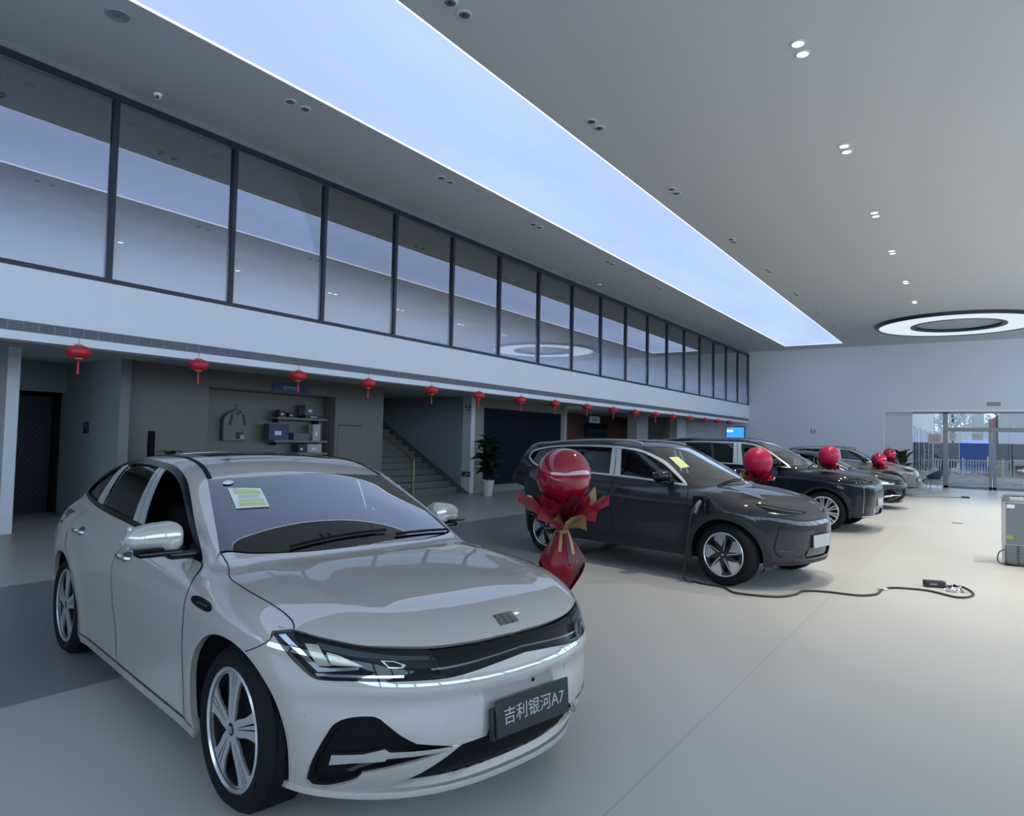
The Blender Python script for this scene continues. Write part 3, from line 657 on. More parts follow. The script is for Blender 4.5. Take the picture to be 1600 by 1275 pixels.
    C.one(S, 'tow_cover', 'paint', 'cyl', [cr(S.flat('cyl', np.array([(2.244, -.395, .502), (2.258, -.36, .515), (2.265, -.338, .512), (2.269, -.32, .48), (2.266, -.33, .462), (2.249, -.377, .46), (2.243, -.398, .475)])), .01, True)], .02, .0025, .004, bump)
    for q in ((1.845, -.805, .50), (2.28, -.265, .573)):
        for sgn in (1, -1):
            a = S.flat('cyl', np.array([q])*[1, sgn, 1])[0]; t = np.linspace(0, 2*PI, 13)[:-1]; C.one(S, 'parking_sensor', 'paint2', 'cyl', [a+np.stack([.0085*np.cos(t), .012*np.sin(t)], 1)], .02, .003, .003, bump)
    a = np.array([.02, .568]); t = np.linspace(0, 2*PI, 13)[:-1]; C.one(S, 'front_camera', 'gloss_black', 'cyl', [a+np.stack([.006*np.cos(t), .009*np.sin(t)], 1)], .02, .004, .004, bump)
    # ---- head lamps and grille band
    hlt = np.array([(1.690, -.868, .785), (1.664, -.868, .79), (1.657, -.853, .811), (1.672, -.838, .82), (1.751, -.805, .809), (1.882, -.738, .790), (2.025, -.623, .771), (2.14, -.43, .755)])
    hlb = np.array(bt)[3:]; HL = S.flat('cyl', np.concatenate([cr(hlt[3:], .03), rs(np.array([hlt[-1], bt[3]]), .03)[1:-1], cr(hlb, .03), hlt[1:3]]))
    HL = cat(HL); lamp = C.both(S, 'headlamp', 'black', 'cyl', [HL], .03, -.035, 0)
    F3 = lambda L: S.flat('cyl', np.array(L))
    dn = lambda P: rs(np.concatenate([P, P[:1]]), .02)[:-1]
    C.both(S, 'light_guide', 'chrome', 'cyl', [dn(F3([(1.694, -.852, .794), (1.721, -.835, .799), (1.814, -.814, .751), (1.896, -.78, .692), (1.942, -.748, .692), (2.023, -.678, .703), (2.025, -.679, .692), (1.894, -.783, .673), (1.802, -.825, .740)]))], .03, -.010, .012, lamp, label='bright angled light guide')
    C.both(S, 'reflector', 'cream', 'cyl', [dn(F3([(1.814, -.801, .775), (1.862, -.769, .776), (1.934, -.753, .699), (1.889, -.785, .694)]))], .03, -.014, .012, lamp)
    C.both(S, 'reflector', 'cream', 'cyl', [dn(F3([(1.904, -.756, .752), (1.949, -.727, .743), (2.036, -.667, .705), (1.935, -.753, .702)]))], .03, -.014, .012, lamp)
    C.both(S, 'light_bar', 'smoke', 'cyl', [dn(F3([(1.853, -.769, .784), (1.982, -.682, .764), (2.094, -.564, .746), (2.165, -.43, .735), (2.178, -.418, .722), (2.102, -.569, .729), (1.994, -.689, .742), (1.887, -.764, .760)]))], .03, -.012, .012, lamp)
    so = dn(F3([(2.072, -.612, .729), (2.103, -.57, .726), (2.136, -.534, .71), (2.136, -.543, .698), (2.101, -.592, .70)])); C.both(S, 'lamp_outline', 'chrome', 'cyl', [so, (so-so.mean(0))*.72+so.mean(0)], .03, -.012, .006, lamp)
    C.both(S, 'chrome_strip', 'chrome', 'cyl', [dn(F3([(1.883, -.79, .668), (2.01, -.697, .673), (2.141, -.546, .673), (2.143, -.547, .665), (2.011, -.697, .664), (1.892, -.786, .658)]))], .03, -.010, .006, lamp)
    C.both(S, 'lens', 'clear', 'cyl', [HL], .03, -.001, .01, lamp)
    gl = np.concatenate([cr([(2.14, -.43, .755), (2.193, -.224, .753), (2.206, 0, .754)], .03), cr([(2.272, 0, .683), (2.266, -.164, .672), (2.253, -.289, .660), (2.222, -.404, .651)], .03), rs([(2.222, -.404, .651), (2.14, -.43, .755)], .03)[1:-1]])
    gr_ = S.flat('cyl', gl[:len(gl)]); gr_ = cat(gr_); ge = gr_[np.argsort(gr_[:, 0])]
    up_ = F3(cr([(2.14, -.43, .755), (2.193, -.224, .753), (2.206, 0, .754)], .03)); dn_ = F3(cr([(2.222, -.404, .651), (2.253, -.289, .660), (2.266, -.164, .672), (2.272, 0, .683)], .03))
    ful = lambda c: np.concatenate([c, (c*[-1, 1])[::-1][1:]]); U, D = ful(up_), ful(dn_)
    gb = C.one(S, 'grille_band', 'gloss_black', 'cyl', [cat(U, rs([U[-1], D[-1]], .03), D[::-1], rs([D[0], U[0]], .03))], .03, -.022, .0)
    mid = lambda t: U*(1-t)+np.stack([U[:, 0], np.interp(U[:, 0], D[:, 0], D[:, 1])], 1)*t
    for t0, t1, mk, of in ((.04, .30, 'gloss_black', -.004), (.62, .68, 'smoke2', -.006), (.86, .97, 'gloss_black', -.003)):
        C.one(S, 'grille_slat', mk, 'cyl', [cat(mid(t0), mid(t1)[::-1])], .03, of, .016, gb)
    # ---- emblem, plate
    em = [C.one(S, 'emblem', 'smoke2', 'top', [np.array([(2.118, -.058), (2.118, .058), (2.172, .048), (2.172, -.048)])], .02, .003, .004, None, label='small square emblem on the bonnet nose')]
    for i in range(3):
        for j in range(2):
            x0 = 2.120+j*.0275; y0 = -.055+i*.038; C.one(S, 'emblem_block', 'smoke2', 'top', [np.array([(x0, y0), (x0, y0+.034), (x0+.023, y0+.033), (x0+.023, y0+.001)])], .02, .006, .004, em[0])
    b = MB(); b.box(-.006, -.222, -.075, .006, .222, .075, .004); b.box(-.03, -.235, -.082, -.006, .235, .04, .004); me = b.mesh('number_plate', True, 40)
    T = Matrix.Translation((2.325, 0, .470)) @ Matrix.Rotation(math.radians(-4), 4, 'Y'); me.transform(T); pl = C.add('number_plate', me, 'plate', None, 'black show plate with grey lettering')
    me = text_mesh('吉利银河A7', .072, .0012); me.transform(T @ Matrix.Translation((.0075, 0, 0)) @ Matrix(((0, 0, 1, 0), (1, 0, 0, 0), (0, 1, 0, 0), (0, 0, 0, 1)))); C.add('plate_lettering', me, 'letter', pl)
    # ---- wing vent, handles, mirrors, wipers, tail
    C.both(S, 'wing_vent', 'gloss_black', 'side', [cr([(1.0, .832), (1.075, .842), (1.205, .833), (1.238, .812), (1.20, .80), (1.075, .802), (1.01, .815)], .02, True)], .02, .003, .004, C_w)
    vb = rs([(1.07, .818), (1.19, .817), (1.19, .822), (1.07, .824), (1.07, .818)], .03)[:-1]; C.both(S, 'vent_slat', 'smoke', 'side', [vb], .03, .006, .003, C_w)
    for i, (hx, hz, par) in enumerate(((-1.09, .905, C_rd), (-.055, .872, C_fd))):
        for k, sg in ((0, -1), (1, 1)):
            y = S.lift('side', [(hx, hz)])[0][1]; C.add('door_handle', handle_mesh(hx, y if k == 0 else -y, hz, sg=sg), 'chrome', par[k], 'bright chrome door handle')
            t = np.linspace(0, 2*PI, 17)[:-1]; lp = np.stack([hx+.07*np.cos(t), hz+.026*np.sin(t)], 1); C.add('handle_recess', patch(S, 'side', [lp], .02, .001, .002, mirror=bool(k)), 'smoke2', par[k])
    for sg in (-1, 1):
        cap, foot, g_, st = mirror_mesh(.66 if sg < 0 else .56, sg*.865 if sg < 0 else .80, 1.062, .27, .168, sg); i = C.add('door_mirror', cap, 'paint'); C.add('mirror_foot', foot, 'gloss_black', i, 'black mirror foot'); C.add('mirror_glass', g_, 'chrome', i); C.add('indicator_strip', st, 'gloss_black', i)
    for y0, y1 in ((-.45, .15), (.2, .66)):
        w0 = S.lift('top', np.stack([np.linspace(1.03, .99, 8)-.12*np.linspace(abs(y0), abs(y1), 8)**2*1.2, np.linspace(y0, y1, 8)], 1)); b = MB(); b.tube([p+np.array([0, 0, .012]) for p in w0], .008, 6); C.add('wiper', b.mesh('wiper', True, 50), 'black')
    rb = S3('cylr', [(a, z) for a, z in ((PI, .2),)])
    Lr = np.concatenate([rs([(PI-.84, .90), (PI+.84, .90)], .05), rs([(PI+.84, .90), (PI+.80, .5), (PI+.72, .22)], .05)[1:], rs([(PI+.72, .22), (PI-.72, .22)], .05)[1:], rs([(PI-.72, .22), (PI-.80, .5), (PI-.84, .90)], .05)[1:-1]])
    C.one(S, 'rear_bumper', 'paint', 'cylr', [Lr], .05, 0, .01)
    C.one(S, 'boot_lid', 'paint', 'top', [cat(cr([(-2.12, -.60), (-2.2, -.3), (-2.22, 0), (-2.2, .3), (-2.12, .60)], .05), rs([(-2.12, .60), (-2.3, .68), (-2.44, .60)], .05), cr([(-2.44, .60), (-2.52, .3), (-2.53, 0), (-2.52, -.3), (-2.44, -.60)], .05), rs([(-2.44, -.60), (-2.3, -.68), (-2.12, -.60)], .05))], .05, 0, .01)
    C.one(S, 'tail_lamp', 'tail', 'cylr', [np.concatenate([rs([(PI-.88, .99), (PI+.88, .99)], .05), rs([(PI+.88, .99), (PI+.86, .90)], .05)[1:], rs([(PI+.86, .90), (PI-.86, .90)], .05)[1:], rs([(PI-.86, .90), (PI-.88, .99)], .05)[1:-1]])], .05, .002, .01)
    # ---- windscreen papers
    st = rs([(.395, -.535), (.463, -.369), (.648, -.40), (.602, -.569), (.395, -.535)], .04)[:-1]
    C.one(S, 'windscreen_sheet', 'paper', 'top', [st], .05, .002, .002, scr, 'printed yellow and white sheet on the windscreen')
    def sub(u0, v0, u1, v1):
        A_, B_, C_, D_ = [np.array(p) for p in ((.395, -.535), (.463, -.369), (.648, -.40), (.602, -.569))]
        f = lambda u, v: (A_*(1-u)+B_*u)*(1-v)+(D_*(1-u)+C_*u)*v
        return rs([f(u0, v0), f(u1, v0), f(u1, v1), f(u0, v1), f(u0, v0)], .03)[:-1]
    for r in ((.12, .10, .92, .34), (.16, .60, .92, .72), (.12, .76, .92, .93)): C.one(S, 'yellow_print', 'yellow', 'top', [sub(*r)], .05, .0035, 0, scr)
    for r in ((.2, .42, .85, .45), (.2, .50, .75, .53), (.05, .03, .3, .06)): C.one(S, 'printed_line', 'grey_print', 'top', [sub(*r)], .05, .0035, 0, scr)
    t = np.linspace(0, 2*PI, 17)[:-1]; C.one(S, 'round_sticker', 'paper', 'top', [np.stack([.345+.022*np.cos(t), -.512+.03*np.sin(t)], 1)], .05, .002, 0, scr)
    C.one(S, 'camera_cover', 'interior', 'top', [rs([(.39, -.10), (.40, .12), (.52, .10), (.52, -.08), (.39, -.10)], .04)[:-1]], .04, -.020, .03, scr)
    cabin_fit(C, .3, .12, -.78, .42, .62, .95, .95)
    for x in (1.412, -1.4225):
        for k, sg in ((0, -1), (1, 1)): wheel_parts(C, 'ten_blade', (x, sg*.79, .341), bool(k), .341, .25, .235, 270)
    return S, C
def suv_template(spec, Q):
    """two tall cars share this builder; Q holds the traced outlines (right-hand side)"""
    S = Surf(spec); C = Car(); h = Q['h']; ax, wz, ar = S.ax, S.wz, S.ar; L3 = S.lift
    C.add('underbody', shell(S, Q['cabin'], nu=100, nv=72), 'black')
    ws = cr(Q['ws'], .05); x0, y0 = ws[0]; roof = cr([(x0, y0)]+Q['roof'], .06); rw = Q['rear']
    sym = lambda a: cat(a, (a*[1, -1])[::-1])
    wst = cr([(x0, y0), (x0+.07, y0*.6), (x0+.10, y0*.25), (x0+.105, 0)], .06); wsb = cr([(ws[-1][0], ws[-1][1]), (ws[-1][0]+.12, ws[-1][1]*.8), (ws[-1][0]+.20, ws[-1][1]*.45), (ws[-1][0]+.235, 0)], .06)
    W = sym(cat(wst[::-1], ws, wsb)); scr = C.one(S, 'windscreen', 'screen', 'top', [W], .06, -.004, 0)
    iw = (W-[W[:, 0].mean(), 0])*[.86, .90]+[W[:, 0].mean()+.005, 0]; C.one(S, 'black_border', 'black', 'top', [W, iw], .06, -.013, 0, scr)
    xe = roof[-1][0]; rl = sym(cat(wst[::-1], roof, cr([tuple(roof[-1]), (xe-.05, roof[-1][1]*.5), (xe-.06, 0)], .06)))
    C.one(S, 'roof', 'paint', 'top', [rl], .06, -.002, .02); C.one(S, 'headlining', 'interior', 'top', [rl], .1, -.05, 0)
    C.both(S, 'roof_rail', Q['rail'], 'top', [cat(roof[3:], (roof[3:]+[0, .03])[::-1])], .04, .012, .014)
    # side frame, windows
    dlo_lo, dlo_up = cr(Q['dlo_lo'], .04), cr(Q['dlo_up'], .04); dlo = cat(dlo_lo, dlo_up)
    bon = L3('top', cr(Q['bonnet_side'], .04)); bfr3 = cr(Q['bonnet_front'], .04)
    top3 = np.concatenate([L3('top', ws[::-1]), L3('top', roof)[1:]]); ft = S.flat('side', top3)
    sf, sr, sb = Q['door_front'], Q['door_rear'], Q['sill']
    a_top = 40
    rear = rs(Q['tail'], .05); d_f = cr(sf, .04); d_r = cr(sr, .04); xm = Q['door_mid']
    belt = lambda a, b: dlo_lo[(dlo_lo[:, 0] >= a) & (dlo_lo[:, 0] <= b)]
    xr = d_r[0][0]; arcR = arc(-ax, wz, ar, 190, 30); arcR = arcR[arcR[:, 1] > sb]; arcR = arcR[(arcR[:, 0] < d_r[-1][0]) | (arcR[:, 1] > d_r[-1][1])]
    outer = cat(ft, rear, arcR, d_r[::-1], dlo_lo[dlo_lo[:, 0] < xr][::-1], dlo_up[::-1], [sf[0]], rs([sf[0], Q['wing_tip']], .03))
    C.both(S, 'side_frame', 'paint', 'side', [outer], h, 0, .02)
    di = np.array(dlo); nn = np.roll(di, -1, 0)-np.roll(di, 1, 0); nn = np.stack([-nn[:, 1], nn[:, 0]], 1); nn /= np.maximum(np.linalg.norm(nn, axis=1, keepdims=True), 1e-9)
    inner = di+nn*.022; inner = inner[edge_dist(inner, [di]) > .017]; C.both(S, 'window_surround', Q['surround'], 'side', [di, inner], .04, .003, .012)
    up = lambda x: float(np.interp(x, dlo_up[::-1, 0], dlo_up[::-1, 1])); lw = lambda x: float(np.interp(x, dlo_lo[:, 0], dlo_lo[:, 1]))
    dens = lambda P: rs(np.concatenate([np.array(P), np.array(P)[:1]]), .04)[:-1]
    def pane(a, b, at, bt):
        xs = np.linspace(a, b, 6); xt = np.linspace(bt, at, 6); return dens([(x, lw(x)+.016) for x in xs]+[(x, up(x)-.016) for x in xt])
    xs_ = Q['pillars']
    for a, b, at, bt in Q['panes']: C.both(S, 'window_pane', 'sideglass', 'side', [pane(a, b, at, bt)], .06, -.012, .004)
    for a, b, at, bt in xs_: C.both(S, 'pillar_cover', Q['pillar_mat'], 'side', [dens([(a, lw(a)+.016), (b, lw(b)+.016), (bt, up(bt)-.016), (at, up(at)-.016)])], .05, 0, .01, label='bright silver pillar cover' if Q['pillar_mat'] == 'satin' else None)
    # doors and wings
    dm = cr(xm, .05); doors = []
    fd = cat(belt(dm[0][0], 9), [sf[0]], d_f, rs([tuple(d_f[-1]), tuple(dm[-1])], .05), dm[::-1]); doors.append(C.both(S, 'front_door', 'paint', 'side', [fd], h, 0, .01))
    a2 = arc(-ax, wz, ar, -20, 60); a2 = a2[(a2[:, 1] > sb) & (a2[:, 0] > d_r[-1][0]-.001)]
    rd = cat(belt(xr, dm[0][0]), dm, rs([tuple(dm[-1]), (a2[0][0], sb)], .05), a2, d_r[::-1]); doors.append(C.both(S, 'rear_door', 'paint', 'side', [rd], h, 0, .01))
    for loop, par in zip((fd, rd), doors):
        n2 = np.roll(loop, -1, 0)-np.roll(loop, 1, 0); n2 = np.stack([n2[:, 1], -n2[:, 0]], 1); n2 /= np.maximum(np.linalg.norm(n2, axis=1, keepdims=True), 1e-9); C.both(S, 'door_seal', 'black', 'side', [loop+n2*.004, loop-n2*.004], .06, .0015, 0, par)
    wtop = S.flat('side', bon); bfs = rs(Q['wing_front'], .04); af = arc(ax, wz, ar, 120-60, 200); af = af[af[:, 1] > sb]
    w_ = cat([sf[0]], [Q['wing_tip']], wtop, bfs, af[af[:, 0] < bfs[-1][0]+.001], rs([(af[-1][0], sb), tuple(d_f[-1])], .05), d_f[::-1]); wing = C.both(S, 'front_wing', 'paint', 'side', [w_], h, 0, .02)
    for cx in (ax, -ax):
        aa = math.degrees(math.asin((wz-S.zb(0)-.05)/(ar+.03))); rg = np.concatenate([arc(cx, wz, ar+Q['clad'], -aa, 180+aa, .05), arc(cx, wz, ar-.02, 180+aa, -aa, .05)]); C.both(S, 'arch_cladding' if Q['clad'] > .01 else 'arch_lip', Q['clad_mat'], 'side', [rg], .04, .008, .03)
    sl = dens([(ax-ar-.02, sb+.06 if Q['clad'] > .01 else sb+.01), (-ax+ar+.02, sb+.06 if Q['clad'] > .01 else sb+.01), (-ax+ar+.02, sb-.05), (ax-ar-.02, sb-.05)]); C.both(S, 'sill', Q['clad_mat'], 'side', [sl], .05, .006, .02)
    # bonnet
    bl = cat(cr([(wsb[-1][0]+.005, 0), (wsb[-1][0]-.02, ws[-1][1]*.45), (ws[-1][0]+.135, ws[-1][1]*.8), tuple(S.flat('top', bon)[0])], .05), S.flat('top', bon), bfr3[:, :2]); C.one(S, 'bonnet', 'paint', 'top', [sym(bl)], h, 0, .02)
    # nose
    cyl = lambda L: S.flat('cyl', np.array(L)); sm = lambda L: cat(L, (L*[-1, 1])[::-1])
    sd = L3('side', cat(bfs, arc(ax, wz, ar, math.degrees(math.atan2(bfs[-1][1]-wz, bfs[-1][0]-ax)), -25)))
    zb = Q['chin']; end = S.flat('cyl', sd)[-1]; bot = np.stack([np.linspace(end[0], 0, 20), np.linspace(end[1], zb, 20)*0+zb], 1)[1:]
    nose = cat(cyl(bfr3[::-1])[::1] if False else cyl(bfr3)[::-1], S.flat('cyl', L3('side', rs([tuple(S.flat('side', bfr3[:1])[0]), tuple(bfs[0])], .03))), S.flat('cyl', sd), bot)
    holes = [cyl(q) if np.array(q).shape[1] == 3 else np.array(q, float) for q in Q['nose_holes']]
    hl = cat(cr(cyl(Q['lamp']), .03, True)); bump = C.one(S, 'front_bumper', 'paint', 'cyl', [sm(nose), hl, hl*[-1, 1]]+[cat(np.concatenate([rs(q, .04), (q*[-1, 1])[::-1]])) for q in holes], h, 0, .02)
    lamp = C.both(S, 'headlamp', 'black', 'cyl', [hl], .04, -.03, 0)
    for q, mk, of in Q['lamp_parts']: C.both(S, 'light_guide', mk, 'cyl', [dens(cyl(q))], .04, of, .012, lamp)
    C.both(S, 'lens', 'clear', 'cyl', [hl], .04, -.001, .008, lamp)
    for q in holes: C.one(S, 'lower_grille', 'gloss_black', 'cyl', [sm(rs(q, .04))], .05, -.03, 0, bump)
    for nm, mk, q, of, both in Q['nose_parts']:
        A = dens(cyl(q) if np.array(q).shape[1] == 3 else q)
        if both: C.both(S, nm, mk, 'cyl', [A], .04, of, .012, (bump, bump))
        else: C.one(S, nm, mk, 'cyl', [A], .05, of, .012, bump)
    if Q.get('outline') is not None:
        o = cyl(Q['outline']); n2 = np.gradient(o, axis=0); n2 = np.stack([-n2[:, 1], n2[:, 0]], 1); n2 /= np.linalg.norm(n2, axis=1, keepdims=True); o2 = o+n2*.012; C.both(S, 'bumper_groove', 'black', 'cyl', [np.concatenate([o, o2[::-1]])], .04, .002, .0, (bump, bump))
    px, pz, tilt = Q['plate']; b = MB(); b.box(-.006, -.22, -.07, .006, .22, .07, .004); b.box(-.025, -.20, -.05, -.006, .20, .05); me = b.mesh('number_plate', True, 40); me.transform(Matrix.Translation((px, 0, pz)) @ Matrix.Rotation(math.radians(tilt), 4, 'Y')); C.add('number_plate', me, 'plate')
    # tail, mirrors, handles, wipers
    rc = Q['rearbox']; zt, zg, zr = rc['glass'], rc['belt'], rc['bot']; th = rc['th']
    q = lambda a, z0, z1: dens([(PI-a, z1), (PI+a, z1), (PI+a, z0), (PI-a, z0)])
    C.one(S, 'rear_window', 'darkglass', 'cylr', [q(th*.80, zg, zt)], .08, -.003, .005); C.one(S, 'tailgate', 'paint', 'cylr', [q(th, .72, zg-.01)], .08, 0, .01); C.one(S, 'rear_bumper', Q['clad_mat'] if Q['clad'] > .01 else 'paint', 'cylr', [q(th*1.03, zr, .71)], .08, .002, .01); C.one(S, 'tail_lamp', 'tail', 'cylr', [q(th*1.04, zg-.12, zg-.03)], .08, .004, .01)
    mx, my, mz = Q['mirror']
    for sg in (-1, 1):
        cap, foot, g_, st = mirror_mesh(mx, sg*my, mz, .26, .15, sg); i = C.add('door_mirror', cap, Q['mirror_mat']); C.add('mirror_foot', foot, 'gloss_black', i); C.add('mirror_glass', g_, 'chrome', i)
    for k, sg in ((0, -1), (1, 1)):
        for i, (hx, hz) in enumerate(Q['handles']):
            y = L3('side', [(hx, hz)])[0][1]; C.add('door_handle', handle_mesh(hx, y if k == 0 else -y, hz, .23, sg), Q['handle_mat'], doors[i][k])
    w0 = L3('top', np.stack([np.linspace(wsb[-1][0]-.05, wsb[-1][0]-.09, 8), np.linspace(-.5, .15, 8)], 1)); b = MB(); b.tube([p+np.array([0, 0, .012]) for p in w0], .008, 6); C.add('wiper', b.mesh('wiper', True, 50), 'black')
    if 'sheet' in Q:
        st = dens(Q['sheet']); s1 = C.one(S, 'windscreen_sheet', 'yellow', 'top', [st], .05, .002, .002, scr, 'yellow printed sheet on the windscreen')
    fx, rx, sz, dx, dz = Q['seats']; cabin_fit(C, .4, fx, rx, sz, dx, dz, 1.0)
    for x in (ax, -ax):
        for k, sg in ((0, -1), (1, 1)): wheel_parts(C, Q['wheel'], (x, sg*Q['track'], wz), bool(k), wz, Q['rim'], .24, Q['spin'])
    return S, C

SUV_Q = dict(h=.035, cabin=(-1.7, .70, .80, .62), ws=[(.10, -.52), (.28, -.56), (.52, -.64), (.70, -.70), (.885, -.775)], roof=[(-.1, -.54), (-.6, -.53), (-1.2, -.53), (-1.75, -.55), (-2.03, -.58)], rear=None, rail='satin',
    dlo_lo=[(-1.95, 1.33), (-1.8, 1.24), (-1.55, 1.19), (-1.2, 1.168), (-.6, 1.158), (0, 1.138), (.4, 1.115), (.825, 1.085)], dlo_up=[(.825, 1.085), (.79, 1.13), (.60, 1.255), (.38, 1.378), (.10, 1.490), (-.15, 1.525), (-.40, 1.542), (-.9, 1.545), (-1.4, 1.525), (-1.75, 1.48), (-1.92, 1.42), (-1.95, 1.33)],
    bonnet_side=[(.90, -.775), (1.0, -.79), (1.3, -.80), (1.5, -.78), (1.63, -.745)], bonnet_front=[(1.66, -.74, .95), (1.78, -.635, .928), (1.90, -.49, .905), (1.97, -.25, .880), (1.985, 0, .878)], wing_tip=(.885, 1.098),
    door_front=[(.825, 1.085), (.90, .985), (.93, .80), (.94, .55), (.945, .33)], door_mid=[(-.27, 1.15), (-.235, .9), (-.20, .6), (-.185, .33)], door_rear=[(-1.30, 1.172), (-1.30, .98), (-1.22, .84), (-1.10, .74)], sill=.33,
    tail=[(-2.03, 1.50), (-2.15, 1.30), (-2.12, 1.02), (-2.05, .80), (-1.95, .62), (-1.78, .50), (-1.76, .40)], wing_front=[(1.655, .93), (1.70, .86), (1.69, .80), (1.64, .70)], surround='satin', pillar_mat='satin',
    panes=[(-1.20, -.345, -1.20, -.395), (-1.86, -1.26, -1.78, -1.26), (-.145, .74, -.225, .52)], pillars=[(-.335, -.262, -.388, -.326), (-.245, -.155, -.314, -.236)], clad=.055, clad_mat='cladding', chin=.27,
    lamp=[(1.655, -.728, .945), (1.79, -.628, .920), (1.91, -.481, .890), (1.98, -.255, .855), (2.012, -.18, .834), (1.99, -.39, .820), (1.874, -.665, .816), (1.77, -.725, .878)],
    lamp_parts=[([(1.68, -.715, .937), (1.91, -.476, .880), (1.99, -.23, .845), (1.985, -.25, .838), (1.90, -.49, .870), (1.70, -.71, .922)], 'chrome', -.008), ([(1.80, -.70, .862), (1.93, -.55, .845), (1.985, -.38, .835), (1.98, -.40, .828), (1.92, -.58, .83), (1.80, -.705, .85)], 'smoke2', -.012)],
    nose_holes=[[(0, .46), (-.20, .455), (-.28, .40), (-.24, .335), (0, .33)]], outline=[(1.945, -.60, .742), (1.929, -.628, .734), (1.899, -.669, .662), (1.866, -.705, .46), (1.885, -.67, .385), (1.92, -.615, .362), (2.035, -.372, .344)],
    nose_parts=[('grille_mesh', 'smoke', [(-.19, .445), (.19, .445), (.22, .345), (-.22, .345)], -.02, False), ('bumper_lip', 'cladding', [(-.62, .30), (.62, .30), (.60, .27), (-.60, .27)], .006, False), ('plate_holder', 'gloss_black', [(-.21, .61), (.21, .61), (.24, .45), (-.24, .45)], .002, False), ('lower_vent', 'smoke', [(1.905, -.65, .44), (1.99, -.48, .43), (1.99, -.48, .42), (1.90, -.66, .43)], .003, True)],
    plate=(2.108, .52, -2), rearbox=dict(glass=1.5, belt=1.16, bot=.33, th=.62), mirror=(.60, .86, 1.185), mirror_mat='gloss_black', handles=[(-.03, 1.0), (-1.08, 1.02)], handle_mat='paint', sheet=[(.37, -.49), (.41, -.345), (.63, -.42), (.60, -.575)],
    seats=(.05, -.85, .55, .62, 1.08), wheel='star', track=.80, rim=.245, spin=8)
DSUV_Q = dict(h=.04, cabin=(-2.1, .72, .84, .62), ws=[(.09, -.56), (.30, -.60), (.55, -.68), (.75, -.75), (.93, -.82)], roof=[(-.1, -.58), (-.6, -.58), (-1.2, -.58), (-1.9, -.60), (-2.40, -.62)], rear=None, rail='satin',
    dlo_lo=[(-2.3, 1.30), (-2.2, 1.24), (-1.9, 1.215), (-1.4, 1.208), (-.6, 1.198), (0, 1.183), (.4, 1.172), (.885, 1.160)], dlo_up=[(.885, 1.160), (.80, 1.235), (.58, 1.38), (.38, 1.50), (.15, 1.60), (-.05, 1.635), (-.30, 1.645), (-.9, 1.65), (-1.5, 1.635), (-2.0, 1.60), (-2.25, 1.55), (-2.32, 1.45), (-2.3, 1.30)],
    bonnet_side=[(.95, -.825), (1.1, -.84), (1.5, -.86), (1.8, -.86), (1.90, -.85)], bonnet_front=[(1.93, -.845, 1.04), (2.03, -.75, 1.03), (2.13, -.5, 1.012), (2.18, -.2, 1.0), (2.19, 0, 1.0)], wing_tip=(.93, 1.155),
    door_front=[(.885, 1.160), (.96, 1.05), (.985, .85), (.99, .55), (.99, .36)], door_mid=[(-.17, 1.188), (-.15, .9), (-.13, .6), (-.12, .36)], door_rear=[(-1.45, 1.208), (-1.45, 1.02), (-1.37, .88), (-1.25, .78)], sill=.36,
    tail=[(-2.45, 1.55), (-2.55, 1.30), (-2.5, 1.0), (-2.4, .75), (-2.2, .58), (-1.98, .50), (-1.95, .40)], wing_front=[(1.95, 1.02), (1.93, .93), (1.95, .80), (1.93, .62), (1.93, .55)], surround='satin', pillar_mat='satin',
    panes=[(-1.35, -.265, -1.35, -.305), (-2.2, -1.41, -2.2, -1.41)], pillars=[(-.258, -.165, -.304, -.24), (-.155, -.060, -.226, -.150)], clad=.006, clad_mat='paint', chin=.29,
    lamp=[(1.95, -.87, 1.005), (2.05, -.78, 1.0), (2.16, -.60, .975), (2.22, -.30, .955), (2.225, -.25, .925), (2.17, -.60, .925), (2.06, -.80, .93), (1.97, -.875, .955)],
    lamp_parts=[([(1.96, -.87, .995), (2.06, -.775, .988), (2.17, -.58, .965), (2.17, -.58, .957), (2.06, -.78, .978), (1.965, -.87, .985)], 'chrome', -.006)]+[([(2.03+.035*k, -.80+.085*k, .955), (2.04+.035*k, -.775+.085*k, .954), (2.04+.035*k, -.775+.085*k, .938), (2.03+.035*k, -.80+.085*k, .94)], 'cream', -.01) for k in range(4)],
    nose_holes=[[(0, .43), (-.26, .43), (-.30, .36), (-.26, .32), (0, .32)]], nose_parts=[('grille_panel', 'gloss_black', [(-.52, .86), (.52, .86), (.55, .50), (-.55, .50)], .004, False), ('lamp_bar', 'gloss_black', [(-.30, .955), (.30, .955), (.30, .925), (-.30, .925)], .003, False), ('corner_blade', 'smoke2', [(2.11, -.70, .87), (2.12, -.69, .87), (2.12, -.70, .38), (2.10, -.715, .38)], .006, True), ('skirt_bar', 'satin', [(-.62, .315), (.62, .315), (.60, .295), (-.60, .295)], .008, False), ('grille_upright', 'satin', [(-.33, .45), (-.30, .45), (-.28, .33), (-.32, .33)], .006, True)],
    plate=(2.305, .56, 0), rearbox=dict(glass=1.6, belt=1.2, bot=.36, th=.60), mirror=(.66, .93, 1.25), mirror_mat='paint', handles=[(.02, 1.02), (-1.2, 1.03)], handle_mat='paint',
    seats=(.1, -.85, .6, .66, 1.12), wheel='multi', track=.855, rim=.275, spin=5)
